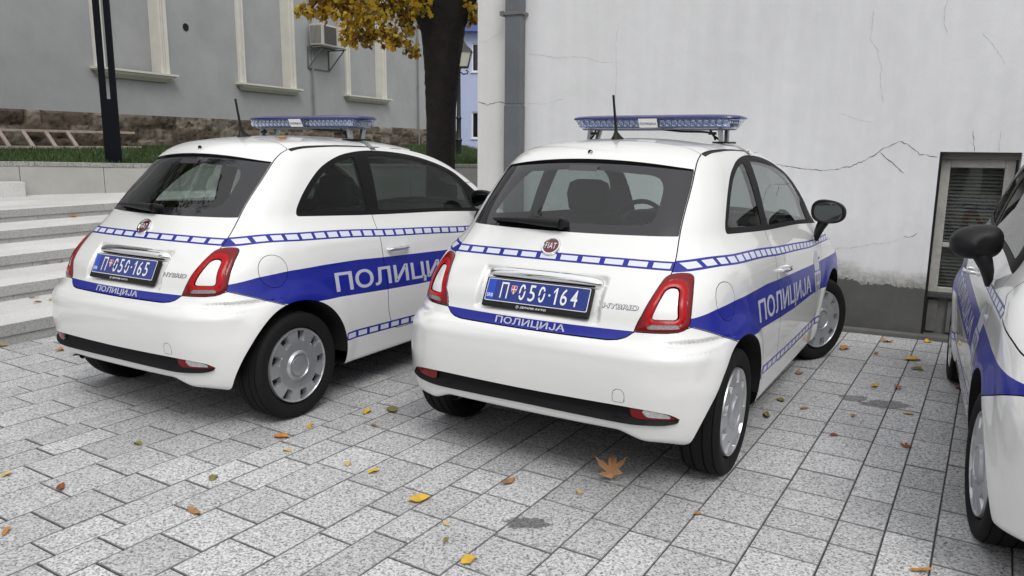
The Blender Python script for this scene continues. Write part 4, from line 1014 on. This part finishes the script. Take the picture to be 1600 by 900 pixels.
mb=MB(); sq=lambda h,z:[(.13+x*h,y*h,z) for x,y in((-1,-1),(1,-1),(1,1),(-1,1))]
mb.loft([sq(.10,2.30),sq(.19,2.66)],0,cap=False); mb.build('lamp_glass',[mat('opal_glass',(.75,.74,.68),.3)],ln,recalc=True)
mb=MB()
for x,y in((-1,-1),(1,-1),(1,1),(-1,1)): mb.tube([(.13+x*.102,y*.102,2.29),(.13+x*.195,y*.195,2.67)],.012,5)
mb.loft([sq(.215,2.66),sq(.20,2.70),sq(.09,2.80),sq(.05,2.86),sq(.01,2.92)]); mb.loft([sq(.11,2.27),sq(.11,2.31)]); mb.build('lamp_cage',[IRON],ln)
# ------------------------------------------------------------------ tree with yellow leaves
def leafmat(name,ramp):
    m=bpy.data.materials.new(name); m.use_nodes=True; N,L=nodes_of(m); b=N['Principled BSDF']; b.inputs['Roughness'].default_value=.6
    g=N.new('ShaderNodeNewGeometry'); cr=N.new('ShaderNodeValToRGB'); e=cr.color_ramp.elements
    e[0].position=ramp[0][0];e[0].color=(*ramp[0][1],1);e[1].position=ramp[-1][0];e[1].color=(*ramp[-1][1],1)
    for p,c in ramp[1:-1]: q=e.new(p);q.color=(*c,1)
    L.new(g.outputs['Random Per Island'],cr.inputs[0]); L.new(cr.outputs[0],b.inputs['Base Color'])
    t=N.new('ShaderNodeBsdfTranslucent'); L.new(cr.outputs[0],t.inputs[0]); mx=N.new('ShaderNodeMixShader'); mx.inputs[0].default_value=.45
    L.new(b.outputs[0],mx.inputs[1]); L.new(t.outputs[0],mx.inputs[2]); L.new(mx.outputs[0],N['Material Output'].inputs[0]); return m
YLEAF=leafmat('autumn_leaf',[(0,(.09,.045,.012)),(.28,(.22,.12,.015)),(.50,(.50,.30,.02)),(.8,(.66,.45,.03)),(1,(.34,.32,.04))])
GLEAF=leafmat('green_leaf',[(0,(.03,.05,.012)),(.6,(.06,.085,.02)),(1,(.16,.13,.02))])
BARK=mat('dark_bark',(.016,.013,.011),.95,var=.4,vscale=5,bump=.03,bscale=14)
def leaves(clumps,seed,size,droop=.6):
    r=np.random.default_rng(seed); C_=[];
    for (x,y,z,rx,ry,rz,n) in clumps:
        q=r.normal(0,.5,(n,3)); q*=np.minimum(1,1.25/np.maximum(np.linalg.norm(q,axis=1),1e-6))[:,None]; C_.append(np.c_[x+q[:,0]*rx,y+q[:,1]*ry,z+q[:,2]*rz])
    P=np.concatenate(C_); n=len(P)
    th=np.linspace(0,2*math.pi,10,endpoint=False)
    out=np.array([(0,-.05),(.18,.05),(.42,.10),(.34,.30),(.46,.62),(.20,.66),(0,1.05),(-.20,.66),(-.46,.62),(-.34,.30),(-.42,.10),(-.18,.05)])
    k=len(out); s=size*r.uniform(.6,1.25,n)
    d=np.c_[r.normal(0,.6,n),r.normal(0,.6,n),-np.abs(r.normal(droop,.4,n))]; d/=np.linalg.norm(d,axis=1)[:,None]
    a=r.normal(0,1,(n,3)); a-=d*(a*d).sum(1)[:,None]; a/=np.linalg.norm(a,axis=1)[:,None]; nn=np.cross(d,a); cu=r.uniform(-.25,.25,n)
    V=P[:,None]+s[:,None,None]*(out[None,:,0,None]*a[:,None]+out[None,:,1,None]*d[:,None]+(np.abs(out[None,:,0])*cu[:,None])[:,:,None]*nn[:,None])
    # two polygons per leaf (folded along the midrib)
    b=(np.arange(n)*k)[:,None]; F=np.concatenate([b+np.array([[0,1,2,3,4,5,6]]),b+np.array([[0,6,7,8,9,10,11]])]).tolist()
    return V.reshape(-1,3),F
def trunk(mb,path,rad,seed,n=22,lump=.10):
    r=np.random.default_rng(seed); ph=r.uniform(0,6.28,6); P=np.array(path,float); rr_=np.array(rad,float)
    t=np.linspace(0,len(P)-1,len(P)*7); pc=np.stack([np.interp(t,range(len(P)),P[:,i]) for i in range(3)],1); rc=np.interp(t,range(len(P)),rr_)
    rings=[]
    for i,(p,q) in enumerate(zip(pc,rc)):
        d=pc[min(i+1,len(pc)-1)]-pc[max(i-1,0)]; d/=np.linalg.norm(d); u=np.cross(d,(0,1,0.01)); u/=np.linalg.norm(u); v=np.cross(d,u)
        rings.append([tuple(p+q*(1+lump*(math.sin(2*a+ph[0]+i*.12)*.5+math.sin(5*a+ph[1]-i*.2)*.3+math.sin(9*a+ph[2]+i*.35)*.25)+r.normal(0,lump*.12))*(math.cos(a)*u+math.sin(a)*v)) for a in np.linspace(0,2*math.pi,n,endpoint=False)])
    mb.loft(rings)
TX,TY=-1.16,12.5
tree=empty('autumn_tree',(TX,TY,.25),0,'dark thick-trunked tree with drooping yellow autumn leaves beside the white wall','tree')
mb=MB(); trunk(mb,[(0,0,-.2),(0,0,.3),(.0,0,.92),(.01,0,1.5),(.02,0,2.1),(.03,0,2.55),(.04,0,2.95),(.06,0,3.35),(.08,0,3.7)],[.36,.27,.235,.228,.24,.275,.33,.40,.44],1)
trunk(mb,[(.02,0,3.0),(-.25,.05,3.6),(-.7,.1,4.6),(-1.3,.1,5.8),(-1.9,.1,7.0)],[.30,.27,.21,.15,.06],2); trunk(mb,[(.05,0,3.0),(.36,.05,3.6),(.8,0,4.7),(1.3,-.2,6.0),(1.7,-.3,7.2)],[.30,.26,.2,.14,.05],3); trunk(mb,[(.05,.0,3.3),(.1,.2,4.5),(0,.5,6.0),(.1,.5,7.8)],[.28,.2,.14,.05],4)
mb.build('trunk',[BARK],tree,smooth=True)
mb=MB()
for pth,r0 in(([(-.3,0,3.65),(-.7,-.35,3.75),(-1.1,-.6,3.55),(-1.5,-.85,3.2)],.05),([(-.6,0,4.3),(-1.0,-.5,4.0),(-1.45,-.8,3.5),(-1.75,-1.0,3.1)],.05),([(-.2,0,3.5),(-.4,-.3,3.4),(-.5,-.45,3.1),(-.45,-.55,2.75)],.03),([(.3,0,3.6),(.5,-.1,3.5),(.55,-.1,3.2)],.03)): mb.tube(pth,[r0,r0*.7,r0*.5,r0*.25][:len(pth)],7)
mb.build('branch',[BARK],tree,smooth=True)
W3=lambda x,y,z:(x-TX,y-TY,z-.25)
cl=[]
for (x,y,z),rx,rz,nn in (((-2.93,11.4,3.30),.17,.08,60),((-2.74,11.5,3.34),.20,.12,90),((-2.54,11.7,3.46),.26,.15,130),((-2.28,11.3,3.13),.16,.20,110),((-2.46,12.0,3.48),.25,.2,130),((-2.11,11.6,3.05),.17,.16,100),((-2.04,12.0,3.44),.3,.2,150),((-1.93,11.9,3.12),.20,.2,110),((-2.04,11.2,3.25),.24,.16,110),((-1.72,12.1,3.46),.2,.18,90),((-1.80,11.7,3.0),.12,.12,50),((-2.37,11.5,2.99),.14,.12,70),((-1.61,12.0,3.27),.13,.16,70),((-1.67,11.9,2.98),.14,.07,40),((-1.52,12.0,2.86),.12,.10,55),((-.64,12.4,3.42),.08,.12,40),((-.66,12.2,3.54),.1,.1,30),((-2.28,11.8,3.65),.4,.2,220),((-1.84,12.0,3.68),.35,.2,200),((-2.79,11.6,3.58),.3,.15,140),((-1.42,12.0,3.55),.2,.2,90)):
    cl.append((*W3(x,y,z),rx,rx,rz,nn))
r_=random.Random(9)
for k in range(46):
    a=r_.uniform(0,6.28); q=r_.uniform(.3,3.0); z=r_.uniform(4.4,8.6); cl.append((q*math.cos(a),q*math.sin(a),z,.7,.7,.5,75))
V,F=leaves(cl,11,.085); link_mesh('crown',V,F,[YLEAF],tree,smooth=False)
# trees outside the frame to the left and behind: they show in the rear windows and the paint
for (x,y,z0,h,lab) in((-10.2,6.6,.70,12.5,'tall yellowing tree left of the picture, seen as reflections in the rear windows'),(-13.5,-3.5,0,11,'leafy green tree behind and left of the viewer')):
    t=empty('street_tree',(x,y,z0),0,lab,'tree','trees outside the frame')
    mb=MB(); trunk(mb,[(0,0,-.1),(0,0,1.5),(.1,0,3.2),(.05,.1,h*.6),(0,0,h*.9)],[.3,.22,.2,.13,.03],int(x*7)&63); mb.build('trunk',[BARK],t,smooth=True)
    c2=[]
    for k in range(70):
        a=r_.uniform(0,6.28); zz=r_.uniform(.36,1.0)*h; q=r_.uniform(.1,1)*3.0*math.sqrt(max(0.05,1-((zz/h-.66)/.40)**2)); c2.append((q*math.cos(a),q*math.sin(a),zz,.7,.7,.5,60))
    V,F=leaves(c2,int(h*10),.17); link_mesh('crown',V,F,[GLEAF],t,smooth=False)
# plain unseen building added behind the viewer to reflect a darker band in the paint
sb=empty('added_building',(-2,-17,0),R(8),'plain beige building added out of view behind the viewer, mirrored in the paintwork','building')
mb=MB(); mb.box((-26,-8,-.1),(30,0,7.2)); mb.build('wall',[mat('added_building_beige',(.30,.28,.25),.9,var=.08,vscale=.6)],sb)
for k in range(11):
    for z in(1.0,4.2):
        x=-23+k*4.9; f=MB().box((x-.1,.0005,z-.1),(x+1.7,.08,z+2.1)).build('window',[TRIM],sb); MB().box((x,.0805,z),(x+1.6,.09,z+2.0)).build('pane',[GLOSSBLK],f)
# ------------------------------------------------------------------ white building on the right
WP=Vector((2.713,6.21,0)); WD=Vector((math.sin(R(116.6)),math.cos(R(116.6)),0)); WNn=Vector((-WD.y,WD.x,0)); WNn=-WNn if WNn.dot(Vector((0,-1,0)))<0 else WNn
ANG=math.atan2(WD.y,WD.x)
wb=empty('white_building',WP,ANG,'white plastered building with cracks, grey downpipe and low shuttered window behind the cars','building')   # local: x along the wall, -y towards the street
def plaster():
    m=bpy.data.materials.new('cracked_plaster'); m.use_nodes=True; N,L=nodes_of(m); b=N['Principled BSDF']; b.inputs['Roughness'].default_value=.9
    tc=N.new('ShaderNodeTexCoord'); sx=N.new('ShaderNodeSeparateXYZ'); L.new(tc.outputs['Object'],sx.inputs[0])
    def noise(s,d,ro=.6):
        n=N.new('ShaderNodeTexNoise'); n.inputs['Scale'].default_value=s; n.inputs['Detail'].default_value=d; n.inputs['Roughness'].default_value=ro; L.new(tc.outputs['Object'],n.inputs['Vector']); return n
    def mr(src,a,b_,c,d):
        r=N.new('ShaderNodeMapRange'); r.inputs[1].default_value=a;r.inputs[2].default_value=b_;r.inputs[3].default_value=c;r.inputs[4].default_value=d; L.new(src,r.inputs[0]); return r.outputs[0]
    def math_(op,a,b_):
        q=N.new('ShaderNodeMath'); q.operation=op
        for i,v in enumerate((a,b_)):
            if isinstance(v,(int,float)): q.inputs[i].default_value=v
            else: L.new(v,q.inputs[i])
        return q.outputs[0]
    def mix(f,a,b_,bt='MIX'):
        x=N.new('ShaderNodeMix'); x.data_type='RGBA'; x.blend_type=bt
        if isinstance(f,(int,float)): x.inputs[0].default_value=f
        else: L.new(f,x.inputs[0])
        for i,v in((6,a),(7,b_)):
            if isinstance(v,tuple): x.inputs[i].default_value=(*v,1)
            else: L.new(v,x.inputs[i])
        return x.outputs[2]
    # streaky, blotchy white
    mp=N.new('ShaderNodeMapping'); mp.inputs['Scale'].default_value=(7,1,.5); L.new(tc.outputs['Object'],mp.inputs['Vector']); st=N.new('ShaderNodeTexNoise'); st.inputs['Scale'].default_value=1.4; st.inputs['Detail'].default_value=4; L.new(mp.outputs[0],st.inputs['Vector'])
    n1=noise(1.1,6); n2=noise(9,5,.7); n3=noise(2.3,8,.75)
    tone=math_('MULTIPLY',math_('MULTIPLY',mr(n1.outputs[0],.3,.7,.95,1.04),mr(st.outputs[0],.3,.7,.97,1.03)),mr(n2.outputs[0],.25,.75,.96,1.03))
    white=mix(1.0,(.755,.76,.772),tone,'MULTIPLY')
    warm=mix(mr(sx.outputs[0],-2.95,-3.0,0,.8),white,mix(1.0,(.70,.695,.68),tone,'MULTIPLY'))
    # cement band at the foot with a ragged edge of flaked paint
    h=math_('ADD',sx.outputs[2],math_('MULTIPLY',math_('SUBTRACT',n3.outputs[0],.5),.42))
    xs=mr(sx.outputs[0],-.2,.6,.0,-.06); h=math_('SUBTRACT',h,xs)
    cem=mix(1.0,(.105,.105,.10),mr(n3.outputs[0],.3,.7,.8,1.25),'MULTIPLY')
    flake=mix(mr(n2.outputs[0],.45,.6,0,1),(.50,.50,.48),(.28,.28,.265))
    c=mix(mr(h,.435,.445,0,1),cem,flake); c=mix(mr(h,.50,.58,0,1),c,warm)
    L.new(c,b.inputs['Base Color'])
    bp=N.new('ShaderNodeBump'); bp.inputs['Distance'].default_value=.004; L.new(math_('ADD',n3.outputs[0],mr(h,.43,.46,0,.6)),bp.inputs['Height']); L.new(bp.outputs[0],b.inputs['Normal'])
    return m
PLASTER=plaster()
mb=MB(); x0,x1,za,zb_=.590,1.118,.03,1.452
mb.box((-3.43,0,-.1),(x0,.4,8)); mb.box((x1,0,-.1),(7,.4,8)); mb.box((x0,0,zb_),(x1,.4,8)); mb.box((x0,0,-.1),(x1,.4,za)); mb.box((-3.43,.4,-.1),(7,9,8))
mb.build('wall',[PLASTER],wb)
FRM=mat('weathered_frame',(.42,.41,.38),.7,var=.18,vscale=12)
mb=MB(); fw=.065; y0,y1=.10,.16
mb.box((x0+.02,y0,.36),(x0+.02+fw,y1,1.40)); mb.box((x1-.02-fw,y0,.36),(x1-.02,y1,1.40)); mb.box((x0+.02+fw,y0,1.335),(x1-.02-fw,y1,1.40)); mb.box((x0+.02+fw,y0,.72),(x1-.02-fw,y1,.755)); mb.box((x0+.02+fw,y0,.36),(x1-.02-fw,y1,.40))
fr=mb.build('window_frame',[FRM],wb,bevel=.004)
MB().box((x0,.05,1.40),(x1,.20,zb_-.001)).build('window_head',[mat('window_head_grey',(.13,.125,.115),.8)],wb)
MB().box((x0+.02+fw,.125,.40),(x1-.02-fw,.129,1.335)).build('pane',[glass_mat('dusty_glass',(.75,.76,.74))],fr)
mb=MB(); z=.41
while z<1.33: mb.add([(x0+.085,.150,z),(x1-.085,.150,z),(x1-.085,.172,z+.024),(x0+.085,.172,z+.024)],[(0,1,2,3)]); z+=.027
mb.build('blind',[mat('blind_slat',(.24,.245,.235),.6)],wb)
mb=MB(); mb.box((x0,.03,.33),(x1,.2,.359)); mb.build('window_sill',[mat('dark_sill',(.05,.05,.05),.7)],wb)
mb=MB(); mb.box((x0,.09,za),(x1,.2,.329)); mb.box((x0+.03,.07,za+.02),(x0+.10,.0899,.30)); mb.box((x0+.17,.07,za+.02),(x0+.24,.0899,.30)); mb.build('panel_below_window',[mat('panel_grey',(.14,.14,.13),.7,var=.2,vscale=9)],wb)
MB().box((x0+.0005,.004,za),(x0+.0185,.30,zb_-.0005)).build('window_edge_strip',[DARK],wb)
mb=MB(); mb.box((-3.43,-.085,-.01),(7,-.001,.035)); mb.build('foot_kerb',[mat('kerb_cement',(.13,.13,.125),.9,var=.2,vscale=8)],wb,bevel=.008)
# cracks: thin irregular ribbons a hair proud of the plaster
CR=dict(a=[(-.75,1.36),(-.507,1.324),(-.364,1.303),(-.241,1.292),(-.161,1.297),(-.037,1.33),(.068,1.374),(.141,1.42),(.164,1.447)],b=[(.164,1.447),(.197,1.475),(.254,1.5),(.3,1.526),(.38,1.498),(.405,1.469),(.452,1.434),(.577,1.41)],c=[(.164,1.447),(.234,1.393),(.299,1.337),(.36,1.286)],d=[(-.25,.645),(-.095,.661),(.032,.683),(.17,.718),(.292,.735),(.351,.756),(.376,.783)],e=[(.394,.785),(.466,.805),(.501,.832)],
 f=[(.534,2.553),(.517,2.482),(.522,2.397),(.559,2.304)],g=[(.776,2.305),(.86,2.217),(.91,2.138),(.938,2.077)],h=[(.041,2.513),(.035,2.294),(.091,2.209),(.132,2.081),(.128,1.979),(.166,1.824)],i=[(-3.427,1.884),(-3.317,1.855),(-3.192,1.884),(-3.084,1.851)],j=[(-3.428,2.445),(-3.335,2.444),(-3.258,2.484),(-3.106,2.552)],k=[(-2.887,2.314),(-2.747,2.295),(-2.588,2.263),(-2.433,2.27),(-2.308,2.258),(-2.17,2.212),(-2.035,2.205)],l=[(-2.88,1.87),(-2.71,1.85),(-2.608,1.881),(-2.523,1.895)],m=[(-2.008,2.542),(-2.028,2.375),(-2.01,2.056),(-2.018,1.85)],n=[(-.133,1.743),(-.005,1.696),(.113,1.669)],o=[(.787,1.617),(.80,1.53),(.815,1.454)],p=[(.97,1.62),(.965,1.53),(.972,1.455)])
WID=dict(a=.0032,b=.0032,c=.0032,d=.0022,e=.0028,i=.004,o=.002,p=.002)
CRK=mat('crack_dark',(.15,.145,.14),.95); CRL=mat('crack_faint',(.50,.50,.50),.95)
r_=random.Random(4)
for nm,pts in CR.items():
    w=WID.get(nm,.0017); V=[];F=[]; fine=[]
    for (ax,az),(bx,bz) in zip(pts[:-1],pts[1:]):
        n=max(2,int(math.hypot(bx-ax,bz-az)/.018))
        for q in range(n): t=q/n; fine.append((ax+(bx-ax)*t+r_.gauss(0,.0022),az+(bz-az)*t+r_.gauss(0,.0035)))
    fine.append(pts[-1])
    for q,(x,z) in enumerate(fine):
        x2,z2=fine[min(q+1,len(fine)-1)]; x1_,z1_=fine[max(q-1,0)]; l=math.hypot(x2-x1_,z2-z1_)+1e-9; nx,nz=-(z2-z1_)/l,(x2-x1_)/l; ww=w*r_.uniform(.25,1.15)*(.35 if q in(0,len(fine)-1) else 1)
        V+=[(x+nx*ww,-.0012,z+nz*ww),(x-nx*ww,-.0012,z-nz*ww)]
        if q: F.append((2*q-2,2*q,2*q+1,2*q-1))
    link_mesh('plaster_crack',V,F,[CRK if nm in 'abceio' else CRL],wb,smooth=False)
# downpipe: square duct with clamps and an open joint
DUCT=mat('duct_grey',(.13,.14,.15),.55,var=.12,vscale=4)
mb=MB(); mb.box((-3.078,-.125,0.02),(-2.906,-.015,1.846)); mb.box((-3.074,-.121,1.852),(-2.910,-.015,8)); mb.box((-3.073,-.12,1.840),(-2.911,-.02,1.856),1)
dp=mb.build('downpipe',[DUCT,DARK],wb,bevel=.012)
mb=MB(); mb.box((-3.10,-.135,2.655),(-2.895,-.13,2.685)); mb.box((-3.12,-.14,2.650),(-3.085,.0,2.690)); mb.box((-2.90,-.135,2.655),(-2.89,-.001,2.68)); mb.build('pipe_clamp',[mat('clamp_steel',(.22,.22,.22),.45,.7)],dp)
mb=MB(); mb.box((-3.10,-.14,2.83),(-2.97,-.01,2.90)); mb.build('pipe_bracket',[STEELD],dp,bevel=.01)
# ------------------------------------------------------------------ fallen leaves
MBR=mat('leaf_tan',(.42,.22,.10),.8,var=.35,vscale=22)
BRN=mat('leaf_brown',(.33,.17,.075),.8,var=.3,vscale=30); YEL=mat('leaf_yellow',(.62,.38,.04),.7,var=.2,vscale=30); RUS=mat('leaf_rust',(.24,.065,.03),.8,var=.3,vscale=30); OLV=mat('leaf_olive',(.22,.19,.05),.8,var=.25,vscale=30); PAL=mat('leaf_pale',(.55,.42,.16),.8,var=.2,vscale=30); ORA=mat('leaf_orange',(.48,.20,.04),.8,var=.25,vscale=30)
def leaf(x,y,z,size,m,label,kind='oval',seed=0,curl=.35,group='fallen leaves'):
    r=random.Random(seed*13+5)
    if kind=='maple':
        o=[]
        for k in range(5):
            a=R(90+(k-2)*58); L=(1,.86,.62)[abs(k-2)]
            for da,q in((-29,.36),(-17,.60),(-13,.74),(-8,.68),(0,1.0),(7,.70),(13,.70),(17,.58)): o.append((L*q*math.cos(a+R(da)),L*q*math.sin(a+R(da))))
        o.append((.05,-.28)); o.append((-.05,-.28)); o=[(px*.55,py*.55) for px,py in o[::1]]
        o=sorted(o,key=lambda p:math.atan2(p[1]+.02,p[0])); 
    elif kind=='oval': o=[(.30*math.sin(t)*(1-.25*math.cos(t)),-.5*math.cos(t)) for t in np.linspace(0,2*math.pi,14,endpoint=False)]
    else: o=[(.17*math.sin(t),-.5*math.cos(t)) for t in np.linspace(0,2*math.pi,12,endpoint=False)]
    n=len(o); V=[];c1,c2=r.uniform(.5,1.3)*curl,r.uniform(-.6,.9)*curl
    def zz(a,b): return abs(a)*c1*1.2+(b*b)*c2*1.6+.05*math.sin(9*a+5*b)+(.9*curl*(a*a+b*b)*math.sin(3.1*math.atan2(b,a)+seed) if kind=='maple' else 0)
    for f in(1,.55):
        for a,b in o: V.append((a*f*size,b*f*size,zz(a*f,b*f)*size))
    V.append((0,0,0)); lo=min(v[2] for v in V); V=[(a,b,c-lo+.0015) for a,b,c in V]
    F=[(i,(i+1)%n,n+(i+1)%n,n+i) for i in range(n)]+[(n+i,n+(i+1)%n,2*n) for i in range(n)]
    ob=link_mesh('fallen_leaf',V,F,[m],smooth=True); ob.location=(x,y,z); ob.rotation_euler=(0,0,r.uniform(0,6.28)); tag(ob,label,'leaf',group); return ob
M_='middle car'; 
LV=[(.455,3.235,.165,MBR,'maple','large curled brown maple leaf under the rear bumper of the middle car'),
(-.378,3.014,.085,YEL,'oval','bright yellow curled leaf, biggest yellow one on the front paving'),
(-.144,2.538,.062,YEL,'oval','bright yellow leaf nearest the bottom edge, below the middle car'),
(-.623,3.292,.050,YEL,'oval','small bright yellow leaf left of the biggest yellow leaf'),
(-.757,3.374,.045,PAL,'oval','pale yellow leaf just left of a small bright yellow one'),
(-.239,2.681,.042,OLV,'long','narrow ochre leaf pointing at the camera, above the bottom yellow leaf'),
(-.25,2.806,.040,PAL,'long','thin pale tan leaf between two yellow ones on the front paving'),
(-.006,3.191,.080,BRN,'long','crumpled light brown leaf between the biggest yellow leaf and the maple leaf'),
(.298,3.102,.038,PAL,'oval','tiny pale yellow leaf left below the large maple leaf'),
(.763,2.912,.032,BRN,'oval','tiny brown leaf below the right rear wheel of the middle car'),
(-.667,4.116,.085,OLV,'oval','olive yellow leaf beside the left rear wheel of the middle car'),
(-.80,4.081,.062,YEL,'oval','upright ochre leaf in the gap between the two left cars'),
(-1.16,3.70,.070,ORA,'oval','orange yellow leaf below the right rear wheel of the leftmost car'),
(-1.058,3.856,.060,YEL,'long','yellow leaf almost touching the right rear tyre of the leftmost car'),
(-.721,3.875,.055,BRN,'long','small brown leaf left of the middle car, below the olive leaf'),
(-1.081,3.527,.040,PAL,'oval','faint pale leaf just under the orange yellow one'),
(-1.318,3.207,.055,OLV,'oval','dark olive leaf alone on the left front paving'),
(-1.927,3.09,.075,RUS,'long','dark rust brown leaf on the paving at left'),
(-1.273,2.887,.075,BRN,'long','dry brown curled leaf low on the left paving'),
(-1.836,3.589,.042,OLV,'oval','small greenish leaf behind the leftmost car, on bare paving'),
(-3.20,5.311,.075,ORA,'oval','orange leaf on the paving beside the bottom step and the leftmost bumper'),
(-1.915,2.712,.055,ORA,'long','orange leaf at the left edge, low in the picture'),
(-2.244,3.22,.045,PAL,'oval','pale leaf at the left edge, halfway down the paving'),
(-3.704,5.40,.085,YEL,'oval','yellow leaf leaning on the lowest riser at the left edge'),
(2.286,4.653,.085,YEL,'long','long yellow leaf above the dark stain, right of the middle car'),
(2.414,4.618,.060,BRN,'oval','brown leaf right of the long yellow leaf by the stain'),
(1.981,3.652,.075,RUS,'maple','rust red maple leaf on the paving between the middle and right cars'),
(1.68,3.80,.040,RUS,'oval','small red leaf left of the rust red maple leaf'),
(1.908,4.096,.035,BRN,'oval','tiny dark leaf left of the dark stain'),
(2.841,5.276,.095,YEL,'oval','large yellow leaf near the wall, in front of the window'),
(2.748,5.035,.070,OLV,'oval','ochre leaf below the large yellow leaf near the wall'),
(2.658,5.44,.065,BRN,'long','brown leaf left of the large yellow leaf near the wall'),
(2.48,5.559,.095,ORA,'oval','orange brown leaf beside the front wheel of the middle car'),
(2.91,5.80,.12,ORA,'maple','curled orange maple leaf lying along the foot of the white wall'),
(2.797,4.605,.060,RUS,'oval','red leaf by the rear wheel of the right car'),
(1.453,2.499,.065,ORA,'long','orange leaf at the bottom edge, lower right'),
(3.233,5.80,.075,YEL,'oval','yellow leaf at the foot of the wall below the window'),
(2.24,4.147,.05,PAL,'oval','faint pale leaf below the dark stain'),
(1.595,4.36,.060,OLV,'oval','olive leaf right of the middle car, halfway along its side'),
(1.681,4.216,.060,BRN,'long','dark brown leaf right of the olive leaf beside the middle car'),
(1.422,4.082,.085,OLV,'long','long olive leaf nearest the right rear wheel of the middle car'),
(1.912,4.917,.065,BRN,'oval','brown leaf beside the sill of the middle car')]
for i,(x,y,s,m,k,lab) in enumerate(LV):
    o=leaf(x,y,.0,s*1.15,m,lab,k,i,.55 if s>.1 else .45)
    if i==0: o.rotation_euler=(R(30),R(-6),R(-15)); o.location.z=.030
SL=[(-5.945,8.90,.556,.13,ORA,'maple','orange maple leaf on the fourth step at the left edge'),(-5.70,9.10,.556,.12,BRN,'maple','brown maple leaf on the fourth step, right of the orange one'),(-4.556,7.42,.291,.13,ORA,'maple','orange leaf on the second step beside the leftmost car'),(-4.47,7.53,.291,.11,RUS,'maple','dark red leaf on the second step next to an orange one'),(-4.041,6.384,.161,.08,BRN,'long','thin brown leaf on the lowest step, farthest back'),(-3.898,6.202,.161,.08,RUS,'long','dark brown leaf on the lowest step, nearest its edge'),(-3.857,6.311,.161,.08,PAL,'long','pale brown leaf on the lowest step next to the leftmost bumper'),(-6.93,11.4,.700,.12,RUS,'long','dark red leaf on the landing under the low wall'),(-5.36,9.43,.556,.12,ORA,'maple','orange leaf on the fourth step beside the rear window of the leftmost car')]
for i,(x,y,z,s,m,k,lab) in enumerate(SL): leaf(x,y,z,s,m,lab,k,60+i,.4)
leaf(-1.352,4.559,1.490,.075,ORA,'dry orange leaf lying on the roof of the leftmost car','oval',90,.5)
